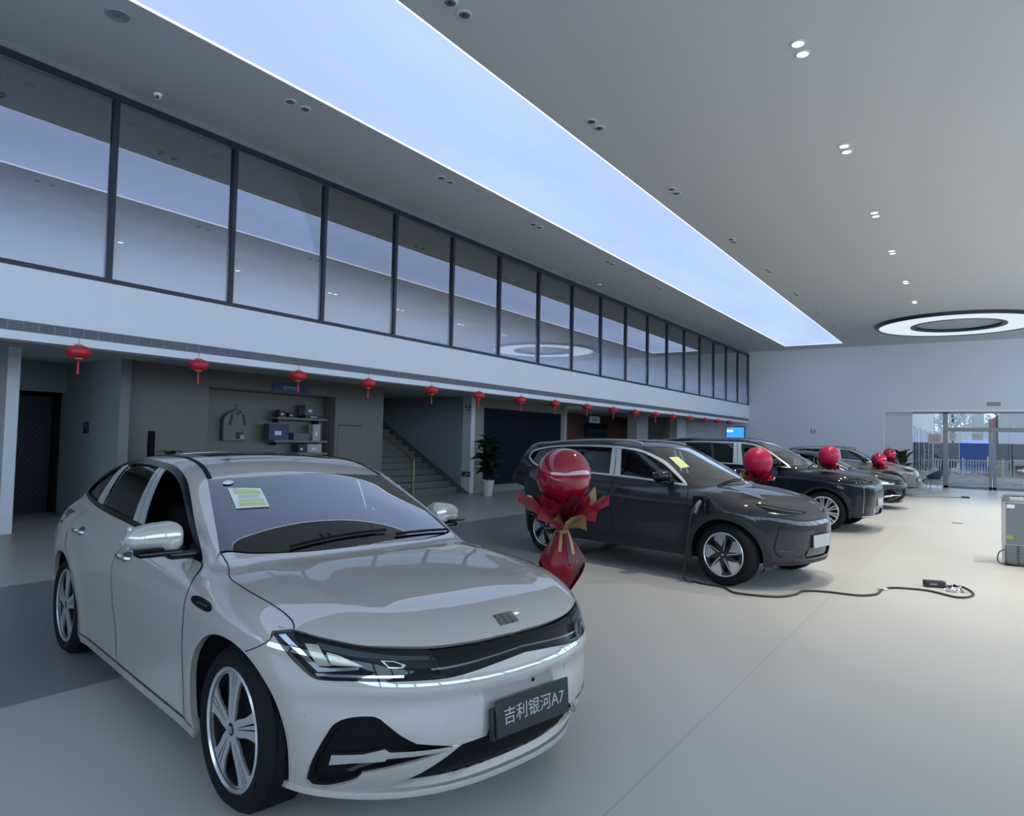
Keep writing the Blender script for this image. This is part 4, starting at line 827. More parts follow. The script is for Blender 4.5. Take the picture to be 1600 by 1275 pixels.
# ------------------------------------------------------------------ the showroom shell
CZ, XG, YF = 6.05, -9.2, 33.8            # ceiling height, gallery front, far wall
white = mat('white_paint', (.74, .76, .80), .55, noise=.015, nscale=3)
wallw = mat('wall_white', (.70, .72, .75), .6, noise=.02, nscale=1.2)
ceilm = mat('ceiling_paint', (.56, .565, .57), .7, noise=.015, nscale=1.5)
beige = mat('beige_panel', (.175, .163, .150), .55, noise=.04, nscale=4)
blackm = mat('black_metal', (.012, .016, .03), .35)
def floor_mat():
    m = bpy.data.materials.new('poured_floor'); m.use_nodes = True; n = m.node_tree.nodes; l = m.node_tree.links; p = n['Principled BSDF']
    tc = n.new('ShaderNodeTexCoord'); sp = n.new('ShaderNodeSeparateXYZ'); l.new(tc.outputs['Object'], sp.inputs['Vector'])
    def step(x, w=.01):
        r = n.new('ShaderNodeMapRange'); r.inputs['From Min'].default_value = x-w; r.inputs['From Max'].default_value = x+w; l.new(sp.outputs['X'], r.inputs['Value']); return r.outputs['Result']
    def mth(op, a, b):
        q = n.new('ShaderNodeMath'); q.operation = op
        for i, v in enumerate((a, b)):
            if isinstance(v, (int, float)): q.inputs[i].default_value = v
            else: l.new(v, q.inputs[i])
        return q.outputs['Value']
    band = mth('MULTIPLY', step(-8.15), mth('SUBTRACT', 1.0, step(-4.63)))
    line = mth('MULTIPLY', step(-1.352, .003), mth('SUBTRACT', 1.0, step(-1.338, .003)))
    nz = n.new('ShaderNodeTexNoise'); nz.inputs['Scale'].default_value = .8; nz.inputs['Detail'].default_value = 6; l.new(tc.outputs['Object'], nz.inputs['Vector'])
    nf = n.new('ShaderNodeTexNoise'); nf.inputs['Scale'].default_value = 9; nf.inputs['Detail'].default_value = 8; l.new(tc.outputs['Object'], nf.inputs['Vector'])
    def mix(f, a, b, sc=1.):
        q = n.new('ShaderNodeMix'); q.data_type = 'RGBA'
        if isinstance(f, float): q.inputs['Factor'].default_value = f
        else: l.new(f, q.inputs['Factor'])
        for k, v in (('A', a), ('B', b)):
            if isinstance(v, tuple): q.inputs[k].default_value = (*v, 1)
            else: l.new(v, q.inputs[k])
        return q.outputs['Result']
    light = mix(nz.outputs['Fac'], (.445, .435, .405), (.50, .485, .45)); dark = mix(nz.outputs['Fac'], (.20, .205, .21), (.235, .24, .245))
    c = mix(band, light, dark); c = mix(mth('MULTIPLY', line, .35), c, (.25, .24, .22))
    sc = mth('MULTIPLY', mth('GREATER_THAN', nf.outputs['Fac'], .68), .12); c = mix(sc, c, (.36, .34, .31))
    l.new(c, p.inputs['Base Color']); p.inputs['Roughness'].default_value = .34; p.inputs['Specular IOR Level'].default_value = .42
    rr = n.new('ShaderNodeMapRange'); rr.inputs['To Min'].default_value = .28; rr.inputs['To Max'].default_value = .42; l.new(nz.outputs['Fac'], rr.inputs['Value']); l.new(rr.outputs['Result'], p.inputs['Roughness'])
    return m
b = MB(); b.box(-19, -9, -.2, 8, YF+.45, 0); struct('floor', b, floor_mat())
# ceiling round the slot of the luminous panel
SX0, SX1, SY1 = -7.28, -4.9, 32.45
b = MB()
for x0, x1, y0, y1 in ((-19, SX0, -9, YF+.45), (SX1, 8, -9, YF+.45), (SX0, SX1, SY1, YF+.45)): b.box(x0, y0, CZ, x1, y1, CZ+.25)
struct('ceiling', b, ceilm)
def panel_mat():
    m = bpy.data.materials.new('stretch_ceiling'); m.use_nodes = True; n = m.node_tree.nodes; l = m.node_tree.links
    n.remove(n['Principled BSDF']); e = n.new('ShaderNodeEmission'); tc = n.new('ShaderNodeTexCoord'); nz = n.new('ShaderNodeTexNoise'); nz.inputs['Scale'].default_value = .35; nz.inputs['Detail'].default_value = 3
    mp = n.new('ShaderNodeMapping'); mp.inputs['Scale'].default_value = (1.2, .35, 1); l.new(tc.outputs['Object'], mp.inputs['Vector']); l.new(mp.outputs['Vector'], nz.inputs['Vector'])
    r = n.new('ShaderNodeMapRange'); r.inputs['From Min'].default_value = .3; r.inputs['From Max'].default_value = .7; r.inputs['To Min'].default_value = PANEL_STR*.9; r.inputs['To Max'].default_value = PANEL_STR*1.08
    l.new(nz.outputs['Fac'], r.inputs['Value']); l.new(r.outputs['Result'], e.inputs['Strength']); e.inputs['Color'].default_value = (*PANEL_COL, 1)
    l.new(e.outputs['Emission'], n['Material Output'].inputs['Surface']); return m
t = empty('luminous_ceiling', (0, 0, 0), 0, 'long pale blue backlit stretch panel set into the ceiling', 'ceiling light')
b = MB(); b.box(SX0, -9, CZ+.022, SX1, SY1, CZ+.05); b.build('lit_fabric', panel_mat(), t)
b = MB()
for x0, x1, y0, y1 in ((SX0, SX0+.03, -9, SY1), (SX1-.035, SX1, -9, SY1), (SX0, SX1, SY1-.035, SY1)): b.box(x0, y0, CZ+.008, x1, y1, CZ+.018)
b.build('edge_light', emis('edge_glow', (.8, .9, 1), .8), t, label=None) if False else b.build('edge_light', emis('edge_glow', (.8, .9, 1), .8), t)
# far wall with the wide opening to the entrance
b = MB(); b.box(-19, YF, 0, -3.47, YF+.35, CZ); b.box(-3.47, YF, 3.17, 8, YF+.35, CZ); struct('wall_far', b, wallw)
b = MB(); b.box(-3.52, YF-.015, 0, -3.43, YF, 3.22); b.box(-3.43, YF-.015, 3.14, 8, YF, 3.22); struct('trim_1', b, mat('trim_white', (.8, .82, .84), .5))
# gallery front: fascia, lip, slab
b = MB(); b.box(XG-.25, -9, 2.84, XG, YF, 3.47); b.box(XG-.25, -9, 2.62, XG, YF, 2.72); b.box(XG-.25, -9, 2.72, XG-.07, YF, 2.84); struct('wall_gallery_front', b, white)
b = MB(); b.box(-19, -9, 2.82, XG-.25, YF, 3.40); struct('ceiling_lower', b, mat('soffit_paint', (.46, .485, .49), .7))
# linear grille in the fascia: seven continuous slats over a dark slot
t = empty('air_grille', (XG, 0, 2.78), 0, 'long grey linear air grille running along the white gallery fascia', 'air grille')
gs = mat('grille_grey', (.26, .28, .33), .5); gd = mat('grille_dark', (.06, .065, .08), .8)
b = MB(); b.box(-.069, -9, -.059, -.062, YF, .059); b.build('slot', gd, t)
for k in range(6):
    b = MB(); z = -.048+k*.0192; b.box(-.06, -9, z-.0045, -.004, YF, z+.0045); b.build('slat', gs, t)
b = MB()
for k in range(150): y = 2.6+k*.16*(1+k*.002); b.box(-.05, y, -.05, -.025, y+.02, .05)
o = b.build('cross_bars', gs, t); o['kind'] = 'stuff'
# gallery glazing
def gallery_glass():
    m = bpy.data.materials.new('gallery_glass'); m.use_nodes = True; n = m.node_tree.nodes; l = m.node_tree.links; n.remove(n['Principled BSDF'])
    tc = n.new('ShaderNodeTexCoord'); sp = n.new('ShaderNodeSeparateXYZ'); l.new(tc.outputs['Object'], sp.inputs['Vector'])
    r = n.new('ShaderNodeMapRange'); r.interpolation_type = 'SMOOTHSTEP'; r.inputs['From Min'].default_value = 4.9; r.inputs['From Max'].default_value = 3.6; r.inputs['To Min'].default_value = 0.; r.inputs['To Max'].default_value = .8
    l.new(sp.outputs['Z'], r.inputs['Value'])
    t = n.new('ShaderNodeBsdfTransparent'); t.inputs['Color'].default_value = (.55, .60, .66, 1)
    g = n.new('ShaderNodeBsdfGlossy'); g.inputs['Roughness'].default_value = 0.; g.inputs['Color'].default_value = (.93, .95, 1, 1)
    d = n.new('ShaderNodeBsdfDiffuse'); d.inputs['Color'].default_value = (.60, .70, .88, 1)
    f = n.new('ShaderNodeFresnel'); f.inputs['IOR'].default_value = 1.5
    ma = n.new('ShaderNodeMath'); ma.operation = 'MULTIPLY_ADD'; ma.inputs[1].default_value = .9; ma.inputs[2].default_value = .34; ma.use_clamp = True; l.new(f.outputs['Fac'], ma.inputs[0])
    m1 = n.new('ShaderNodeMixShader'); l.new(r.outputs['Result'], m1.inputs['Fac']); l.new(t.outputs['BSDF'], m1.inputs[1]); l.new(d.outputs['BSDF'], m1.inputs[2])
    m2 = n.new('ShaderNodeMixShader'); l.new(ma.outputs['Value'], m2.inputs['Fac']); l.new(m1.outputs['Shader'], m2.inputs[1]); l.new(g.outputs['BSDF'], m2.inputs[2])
    l.new(m2.outputs['Shader'], n['Material Output'].inputs['Surface']); return m
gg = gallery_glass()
wroot = empty('window_1', (0, 0, 0)); wroot['kind'] = 'structure'
b = MB(); b.box(XG-.10, -9, 3.47, XG+.005, YF, 3.53); b.build('bottom_rail', blackm, wroot)
b = MB(); b.box(XG-.10, -9, 5.84, XG+.005, YF, 5.94); b.build('top_rail', blackm, wroot)
ys = [4.33+1.727*k for k in range(-7, 18)]
for y in ys:
    b = MB(); b.box(XG-.09, y-.032, 3.53, XG+.003, y+.032, 5.84); b.build('mullion', blackm, wroot)
for y0, y1 in zip(ys[:-1], ys[1:]):
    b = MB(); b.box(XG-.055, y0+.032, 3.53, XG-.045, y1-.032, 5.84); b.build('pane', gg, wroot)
b = MB(); b.box(XG-.12, -9, 5.94, XG-.06, YF, CZ); struct('trim_2', b, mat('head_trim', (.20, .21, .22), .6))
b = MB(); b.box(-15.2, -9, 3.4, -15, YF, CZ); struct('wall_gallery_back', b, mat('gallery_wall', (.30, .32, .35), .7))
b = MB(); b.box(-10.6, 2.95, 3.4, -10.1, 3.35, CZ); struct('trim_3', b, mat('gallery_pier', (.22, .24, .26), .7))
# ---- lower back wall and rooms beneath the gallery
XB = -12.3
b = MB(); b.box(-12.75, 4.31, 0, -12.12, 4.48, 2.82); struct('wall_pier', b, white)
b = MB(); b.box(-12.9, -9, 0, -12.6, 4.31, 2.82); struct('wall_lower_left', b, beige)
b = MB(); b.box(-14.25, 5.96, 0, -12.1, 6.13, 2.82); struct('wall_corridor', b, mat('corridor_wall', (.22, .24, .25), .6))
b = MB(); b.box(-14.26, 4.0, 0, -14.06, 4.3, 2.82); b.box(-14.26, 4.3, 2.27, -14.06, 5.96, 2.82); struct('wall_corridor_end', b, mat('corridor_end', (.20, .22, .24), .6))
b = MB(); b.box(-15.6, 3.6, 0, -15.5, 6.6, 2.8); b.box(-15.6, 6.1, 0, -14.2, 6.2, 2.8); b.box(-15.6, 3.6, 0, -14.2, 3.7, 2.8); struct('wall_dark_room', b, mat('dark_room', (.03, .03, .045), .7))
# beige joinery with the niche
N0, N1, NZ0, NZ1 = 7.72, 10.85, .95, 2.46
b = MB(); b.box(XB-.5, 6.14, 0, XB, N0, 2.82); b.box(XB-.5, N1, 0, XB, 12.42, 2.82); b.box(XB-.5, N0, NZ1, XB, N1, 2.82); b.box(XB-.5, N0, 0, XB, N1, NZ0); b.box(XB-.5, N0, NZ0, XB-.38, N1, NZ1); struct('wall_joinery', b, beige)
b = MB(); b.box(XB-.02, 6.13, 0, XB+.16, 6.22, 2.82); struct('trim_4', b, mat('dark_trim', (.10, .10, .10), .5))
b = MB(); b.box(XB, N0-.05, NZ1, XB+.012, N1+.05, NZ1+.035); b.box(XB, N1, NZ0, XB+.012, N1+.035, NZ1); struct('trim_5', b, mat('dark_trim'))
# stair well
b = MB(); b.box(-17.5, 16.0, 0, -12.6, 16.18, 2.82); struct('wall_stair_right', b, mat('stair_wall', (.30, .33, .37), .6))
b = MB(); b.box(-17.7, 12.3, 0, -17.5, 16.2, 5.0); struct('wall_stair_back', b, mat('stair_back', (.16, .18, .22), .6))
b = MB(); b.box(-17.5, 12.2, 0, -12.8, 12.42, 2.82); struct('wall_stair_left', b, beige)
b = MB(); b.box(-12.6, 15.99, 0, -12.29, 16.18, 2.82); struct('wall_stair_end', b, white)
st = empty('staircase', (-12.7, 14.2, 0), 0, 'grey staircase with brass-toned handrail climbing away beside the white wall', 'staircase')
stm = mat('stair_stone', (.24, .24, .235), .5, noise=.05); strm = mat('stair_riser', (.17, .17, .17), .5)
for k in range(16):
    b = MB(); z = .165*k; x = -.28*k
    b.box(x-.28, -1.75, 0 if k < 1 else z-.02, x, 1.73, z+.14); b.build('riser', strm, st)
    b = MB(); b.box(x-.30, -1.75, z+.14, x+.02, 1.73, z+.165, .006); b.build('tread', stm, st)
b = MB(); b.prism([(0.42, .0), (-4.4, 2.84), (-4.4, 2.55), (-.0, .0)], 1.735, 1.79, 'y'); b.build('skirting_board', mat('stair_skirt', (.13, .13, .13), .5), st)
brass = mat('brass', (.42, .36, .22), .35, .7)
b = MB(); b.tube([(.10, -.3, .98), (-4.2, -.3, .98+2.5)], .025, 10); b.build('handrail', brass, st)
b = MB(); b.box(.07, -.33, 0, .13, -.27, .98, .005); b.build('rail_post', brass, st)
b = MB(); b.tube([(.1, -1.6, .95), (-4.2, -1.6, .95+2.5)], .028, 8); b.build('handrail', mat('black_rail', (.03, .03, .03), .4), st)
b = MB(); b.prism([(.10, .0), (-4.2, 2.45), (-4.2, 3.3), (.10, .86)], -1.61, -1.59, 'y'); b.build('balustrade_panel', mat('rail_glass_dark', (.08, .085, .09), .3), st)
# framed dark screen wall
b = MB(); b.box(XB-.3, 16.18, 0, XB, 21.58, 2.82); struct('wall_screen', b, mat('screen_frame', (.27, .258, .235), .55, noise=.03, nscale=4))
t = empty('wall_screen_display', (XB, 18.9, 1.37), 0, 'large dark navy display screen filling the beige framed wall', 'screen')
b = MB(); b.box(0, -2.27, -1.17, .03, 2.27, 1.16, .01); b.build('bezel', blackm, t)
b = MB(); b.box(.031, -2.24, -1.14, .036, 2.24, 1.13); b.build('display', mat('navy_display', (.003, .006, .020), .6, spec=.12), t)
# bays further along
b = MB(); b.box(-15.3, 21.58, 0, -15.1, 38, 2.82); struct('wall_red', b, mat('red_brown', (.13, .055, .042), .5, noise=.1, nscale=3))
b = MB(); b.box(-12.6, 21.4, 0, -12.28, 21.6, 2.82); b.box(-12.75, 27.75, 0, -12.3, 28.95, 2.82); struct('wall_bay_pier', b, mat('pier_paint', (.40, .39, .38), .6))
b = MB(); b.box(-12.6, 31.6, 0, -12.32, 32.6, 2.82); struct('wall_bay_brown', b, mat('bay_brown', (.20, .16, .14), .6))
tp = empty('wall_panelling', (-12.3, 33.1, 1.4), 0, 'tall pale panels beside the blue screen', 'panelling')
for k in range(3):
    b = MB(); b.box(-.1, -.55+k*.40, -1.4, 0, -.17+k*.40, 1.4, .008); b.build('panel', mat('pale_panel', (.80, .81, .80), .5), tp)
# unseen sides of the hall: right-hand and rear glazing that lets the daylight in
pm = mat('side_wall', (.30, .31, .33), .6)
b = MB(); b.box(7.8, -9, 5.2, 8, YF, CZ); b.box(7.8, -9, 0, 8, YF, 2.2)
for k in range(12): y = -9+k*3.9; b.box(7.75, y-.12, 2.2, 8, y+.12, 5.2)
struct('wall_right', b, pm)
b = MB(); b.box(-19, -9.2, 5.0, 8, -9, CZ); b.box(-19, -9.2, 0, -9, -9, 5.0); b.box(-9, -9.2, 0, 8, -9, 2.2)
for k in range(6): x = -9+k*3.4; b.box(x-.1, -9.2, 2.2, x+.1, -9, 5.0)
struct('wall_rear', b, pm)
RUB = mat('rubber', (.008, .008, .010), .8, spec=.2, noise=.2, nscale=60)
def paint(name, col, metal=.12, rough=.55, ior=2.3, cw=1.0, sp=.5):
    m = mat(name, col, rough, metal, cw, .01, spec=sp, noise=.02, nscale=400); m.node_tree.nodes['Principled BSDF'].inputs['Coat IOR'].default_value = ior; return m
COMMON = dict(pit=mat('dark_recess', (.006, .006, .008), .7, spec=.15), black=mat('matt_black', (.005, .005, .007), .65, spec=.18), gloss_black=mat('gloss_black', (.005, .006, .008), .2, spec=.28), interior=mat('cabin_dark', (.008, .008, .010), .7, spec=.2),
    screen=glass('windscreen_glass', (.86, .90, .92), .02, 0, 2.5), darkglass=glass('roof_glass', (.05, .055, .06), .06, 0, 1.2), sideglass=glass('tinted_side_glass', (.16, .18, .19), .03, 0, 1.0), clear=glass('lamp_lens', (.9, .92, .95), .01, 0, .55),
    satin=mat('satin_silver', (.62, .64, .66), .28, .55), chrome=mat('chrome', (.90, .91, .92), .09, 1.0), smoke=mat('smoked_plastic', (.05, .06, .065), .2), smoke2=mat('dark_chrome', (.20, .20, .20), .25, .8), cladding=mat('black_cladding', (.014, .015, .017), .5),
    cream=mat('lamp_reflector', (.62, .58, .46), .25, .3), tail=mat('tail_lamp', (.03, .008, .010), .15, coat=1), rubber=RUB, rim_silver=mat('machined_alloy', (.66, .67, .70), .25, .75), wheel_dark=mat('wheel_dark', (.010, .010, .012), .6, spec=.2), wheel_black=mat('wheel_gloss_black', (.012, .013, .016), .25, coat=.4),
    plate=mat('plate_black', (.016, .017, .020), .45), letter=mat('plate_grey', (.42, .42, .43), .5), paper=mat('sheet_white', (.75, .82, .80), .6), yellow=mat('sheet_yellow', (.60, .64, .28), .6), grey_print=mat('sheet_print', (.35, .38, .35), .6))
pearl = paint('pearl_silver_paint', (.45, .423, .392), ior=2.5); grey = paint('slate_grey_paint', (.021, .022, .028), .0, .5, 1.5, .75, .1); navy = paint('navy_black_paint', (.003, .005, .012), 0, .5, 1.45, .75, .08); graph = paint('graphite_paint', (.026, .027, .031), .0, .5, 1.5, .75, .1); taupe = paint('taupe_paint', (.18, .155, .145), .1, .5, 1.6)
GP = 'row of parked show cars'
SED_S, SED_C = sedan_template(); SUV_S, SUV_C = suv_template(SUV, SUV_Q); DSUV_S, DSUV_C = suv_template(DSUV, DSUV_Q)
wplate = mat('plate_pale', (.42, .43, .43), .5)
SED_C.place('sedan_car', (-3.86, 2.982, 0), -.192, dict(COMMON, paint=pearl, paint2=pearl), 'pearl silver sedan nearest the viewer with a yellow sheet on its windscreen', GP)
SUV_C.place('suv_car', (-3.58, 9.06, 0), -.209, dict(COMMON, paint=grey, plate=wplate), 'slate grey compact crossover with charging plug in its front wing', GP)
DSUV_C.place('suv_car', (-3.906, 15.236, 0), -.08, dict(COMMON, paint=navy, plate=wplate), 'large navy black SUV with multi-spoke wheels and bright window trim', GP)
SED_C.place('sedan_car', (-3.93, 21.2, 0), -.10, dict(COMMON, paint=graph, paint2=graph), 'graphite grey sedan parked behind the navy black SUV', GP, skip=('letter', 'paper', 'yellow', 'grey_print'))
SUV_C.place('suv_car', (-3.85, 27.6, 0), -.10, dict(COMMON, paint=taupe, plate=wplate), 'taupe crossover farthest along the row near the entrance', GP, skip=('yellow',))
# ------------------------------------------------------------------ balloons with paper wraps
red_b = mat('balloon_red', (.26, .004, .02), .06, coat=.8, spec=.6); red_m = mat('balloon_matt_red', (.40, .006, .050), .38, spec=.35); foil = mat('foil_red', (.52, .015, .07), .18, .5, coat=.5)
paper_r = mat('wrap_red', (.30, .008, .028), .4, noise=.15, nscale=12); paper_g = mat('wrap_gold', (.34, .22, .085), .45, .2, noise=.15, nscale=12); paper_d = mat('wrap_dark_red', (.09, .006, .012), .5)
ORD = 'first second third fourth fifth sixth seventh eighth ninth tenth eleventh twelfth thirteenth fourteenth fifteenth sixteenth seventeenth eighteenth nineteenth twentieth'.split()
def petal(r0, r1, z0, z1, a, wid, curl, seed):
    """one folded sheet of wrapping paper flaring out from the tie"""
    q = np.random.default_rng(seed); n, m = 9, 9; P = np.zeros((n, m, 3)); k1, k2, k3 = q.uniform(.6, 1.3), q.uniform(0, 6), q.uniform(0, 1)
    for i in range(n):
        t = i/(n-1)
        for j in range(m):
            s = j/(m-1)*2-1; tip = 1-(.10+.25*k3)*abs(s)**2.2*t
            r = r0+(r1-r0)*t**.9*tip; w = a+s*wid*(.6+.4*t)
            z = z0+(z1-z0)*(t**.8)*tip-curl*t*t*abs(s)+.16*(r1-r0)*k1*t*math.sin(5*s+k2)+.08*(r1-r0)*t*math.cos(11*s+k2)
            P[i, j] = (r*math.cos(w), r*math.sin(w), z)
    return P
def thick(b, P, t=.002):
    P = np.asarray(P); b.grid(P); b.grid(P-np.array([0, 0, t])); return b
def balloon(name, loc, rad, cz, label, style, tail=0., stand=0., wrap=1.0, seed=1, rz=0., drop=1.42, wide=1.25):
    t = empty(name, loc, rz, label, 'balloon', 'red balloons on the show cars'); b = MB()
    prof = [(rad*math.sin(a)*(1 if a < 1.75 else 1-.10*((a-1.75)/1.39)**2), cz+rad*math.cos(a)*(1 if a < 1.6 else 1.06)) for a in np.linspace(.001, PI-.03, 36)]
    b.lathe(prof+[(.012, cz-rad*1.1), (.018, cz-rad*1.13)], 44); b.build('balloon_skin', style, t)
    zk = cz-rad*drop                                       # tie point
    n = 9 if wrap > .9 else 7
    for k in range(n):
        a = 2*PI*k/n+rng.uniform(-.1, .1); P = petal(.03, rad*rng.uniform(wide*.9, wide*1.15)*wrap, zk, zk+rad*(drop-1)*rng.uniform(.75, 1.5), a, .52, rad*.25, seed*50+k); b = MB(); thick(b, P); b.build('wrap_sheet', (paper_r, paper_g, paper_r)[k % 3], t, fix=False)
    for k in range(n-2):
        a = 2*PI*(k+.5)/(n-2); P = petal(.03, rad*1.02*wrap, zk, zk+rad*(drop-.75), a, .8, rad*.1, seed*70+k); b = MB(); thick(b, P); b.build('wrap_sheet', paper_d if k % 2 else paper_r, t, fix=False)
    if tail:
        for k in range(6):
            a = 2*PI*k/6+.3; n_, m_ = 10, 7; P = np.zeros((n_, m_, 3))
            for i in range(n_):
                u = i/(n_-1); rr = .025+rad*.74*math.sin(min(u*1.25, 1)*PI/2)*(1-.75*max(0, u-.55)/.45)
                for j in range(m_):
                    s = j/(m_-1)*2-1; w = a+s*.62; P[i, j] = (rr*(1-.10*math.cos(s*3))*math.cos(w), rr*(1-.10*math.cos(s*3))*math.sin(w), zk-tail*u*(1-.12*abs(s)*(k % 2)))
            b = MB(); b.grid(P); b.grid(P*np.array([.97, .97, 1])); b.build('wrap_tail', (paper_r, paper_r, paper_d)[k % 3], t, fix=False)
        for k in range(7):                                # gold ribbon ends and loops
            a = 2*PI*k/7; L = tail*rng.uniform(.35, .6); P = np.array([[(math.cos(a+s)*(.035+rad*.42*u**.7), math.sin(a+s)*(.035+rad*.42*u**.7), zk+.02-L*u**1.3) for s in (-.16+.05*u, 0, .16-.05*u)] for u in np.linspace(0, 1, 8)]); b = MB(); thick(b, P); b.build('ribbon', paper_g, t, fix=False)
        b = MB(); b.lathe([(.03, zk-.02), (.045, zk-.012), (.045, zk+.012), (.03, zk+.02)], 16); b.build('tie_band', paper_g, t)
    if stand:
        b = MB(); b.tube([(0, 0, .015), (0, 0, zk)], .008, 8); b.lathe([(0, 0), (.15, 0), (.15, .012), (.02, .02), (0, .02)], 24); b.build('stand', mat('stand_white', (.6, .6, .6), .4), t)
    return t
balloon('balloon_bouquet', (-2.605, 4.55, 0), .207, 1.335, 'glossy red balloon with gold and red paper wrap behind the silver sedan', red_b, .44, 1, 1.0, 3, .6, 2.0, 1.5)
balloon('balloon_bouquet', (-2.235, 8.60, 1.035), .172, .365, 'matt red balloon in a paper skirt on the slate grey crossover', red_m, 0, 0, .9, 5)
balloon('balloon_bouquet', (-2.47, 14.72, 1.13), .195, .29, 'matt red balloon on the bonnet of the navy black SUV', red_m, 0, 0, .7, 7)
balloon('balloon_bouquet', (-2.32, 21.35, .97), .19, .30, 'shiny red foil balloon on the graphite grey sedan', foil, 0, 0, .8, 9)
balloon('balloon_bouquet', (-2.62, 27.1, 1.03), .20, .36, 'shiny red foil balloon on the taupe crossover farthest back', foil, 0, 0, .8, 11)

# ------------------------------------------------------------------ red lanterns along the fascia
lan_r = mat('lantern_red', (.50, .010, .022), .5, coat=.15); lan_g = mat('lantern_gold', (.50, .34, .10), .35, .6)
def lantern():
    t = empty('red_lantern', (0, 0, 0)); b = MB(); n, m = 40, 13; P = np.zeros((m, n, 3))
    for i in range(m):
        u = (i/(m-1)*2-1); r = .12*(1-abs(u)**2.6)**.5*.82+.035; z = .078*u
        for j in range(n): a = 2*PI*j/n; rr = r*(1-.07*(j % 2)); P[i, j] = (rr*math.cos(a), rr*math.sin(a), z)
    b.grid(P, True, True); b.build('lantern_body', lan_r, t, angle=80)
    for s in (-1, 1):
        b = MB(); b.lathe([(.0, s*.092), (.045, s*.092), (.05, s*.072), (.0, s*.07)], 20); b.build('gold_cap', lan_g, t)
    b = MB(); b.tube([(0, 0, .09), (0, 0, .185), (-.10, 0, .20)], .003, 5); b.build('string', mat('string_dark', (.08, .04, .04), .7), t)
    b = MB(); b.lathe([(.004, -.10), (.010, -.115), (.012, -.14), (.013, -.27), (.0, -.27)], 10); b.build('tassel', lan_r, t)
    return t
lan = lantern(); LY = [4.01, 5.59, 7.33, 8.88, 10.63, 12.22, 13.92, 15.53, 17.3, 18.99, 20.58, 22.27, 23.87, 25.66, 27.36, 28.99, 30.7]
for i, y in enumerate(LY):
    o = lan if i == 0 else copy_tree(lan); o.location = (-9.06, y*.985, 2.537); o.rotation_euler = (0, 0, 0)
    tag(o, 'red lantern with gold caps hanging from the gallery fascia, '+ORD[i]+' from the viewer' if i < 16 else 'red lantern hanging from the fascia closest to the far wall', 'lantern', 'red lanterns along the gallery fascia')

# ------------------------------------------------------------------ ceiling lights
hous = mat('lamp_rim', (.62, .63, .65), .4); cupd = mat('lamp_cup_dark', (.16, .17, .19), .35); lit = emis('lamp_lit', (1, .94, .84), 1.6)
def twin(lit_on):
    t = empty('twin_downlight', (0, 0, 0))
    for y in (-.12, .12):
        b = MB(); b.lathe([(.062, 0), (.085, 0), (.085, -.008), (.062, -.012)], 22, c=(0, y, 0), closed=True); r = b.build('lamp_rim', hous, t)
        b = MB(); b.lathe([(0, -.004), (.062, -.004), (.062, -.010), (.05, -.006), (0, -.006)], 22, c=(0, y, 0)); b.build('lamp_bulb' if lit_on else 'lamp_cup', lit if lit_on else cupd, t)
        if not lit_on: b = MB(); b.lathe([(0, -.007), (.022, -.007), (.022, -.016), (0, -.016)], 12, c=(0, y, 0)); b.build('lamp_bulb', mat('bulb_off', (.05, .05, .06), .3), t)
    return t
a0, d0 = twin(True), twin(False); used = {id(a0): 0, id(d0): 0}
def put_twin(src, loc, label, group):
    o = src if not used[id(src)] else copy_tree(src); used[id(src)] = 1; o.location = loc; tag(o, label, 'downlight', group); return o
spot_d = bpy.data.lights.new('downlight_and_fill', 'SPOT'); spot_d.energy = SPOT_W; spot_d.color = (1, .93, .81); spot_d.spot_size = math.radians(95); spot_d.spot_blend = .8; spot_d.shadow_soft_size = .08
for i, y in enumerate((8.02, 11.14, 14.62, 17.67, 21.09, 24.1)):
    put_twin(a0, (-1.65, y, CZ), 'lit warm twin downlight in the ceiling row, '+ORD[i]+' from the viewer', 'lit twin downlights')
    
    for x in (-1.65, 2.0, 5.4): s = bpy.data.objects.new('downlight_and_fill', spot_d); s.location = (x, y, CZ-.03); link(s)  # first row is the lit downlights; the rows to its right are added floor fill
for side, x, Y in (('left', -7.63, (5.9, 9.03, 11.98, 15.42, 18.55, 21.7, 24.8, 27.9, 31.0)), ('right', -4.47, (5.4, 8.5, 11.52, 15.01, 18.1, 21.3, 24.4, 27.5, 30.6))):
    for i, y in enumerate(Y): put_twin(d0, (x, y, CZ), 'unlit twin downlight %s of the luminous panel, %s from the viewer' % (side, ORD[i]), 'unlit twin downlights')
t = empty('ceiling_speaker', (-7.63, 3.55, CZ), 0, 'round grey ceiling speaker at the near end of the ceiling strip', 'speaker')
b = MB(); b.lathe([(0, -.004), (.085, -.004), (.085, -.012), (.11, -.012), (.115, 0), (0, 0)], 28); b.build('grille', mat('speaker_grey', (.25, .27, .29), .6), t); b = MB(); b.lathe([(0, -.004), (.02, -.006), (.02, -.013), (0, -.014)], 12); b.build('cone', cupd, t)
t = empty('ring_light', (-.66, 28.85, CZ-.002), 0, 'large round luminous ring with black edges on the ceiling', 'ceiling light')
b = MB(); b.lathe([(2.46, -.10), (2.52, -.10), (2.62, 0), (2.46, 0)], 96, closed=True); b.build('outer_rim', blackm, t)
b = MB(); b.lathe([(1.30, 0), (1.30, -.08), (1.45, -.10), (1.47, 0)], 80, closed=True); b.build('inner_rim', blackm, t)
b = MB(); b.lathe([(1.46, -.075), (2.47, -.075), (2.47, -.06), (1.46, -.06)], 96, closed=True); b.build('diffuser', emis('ring_glow', (.78, .88, 1), RING_STR), t)
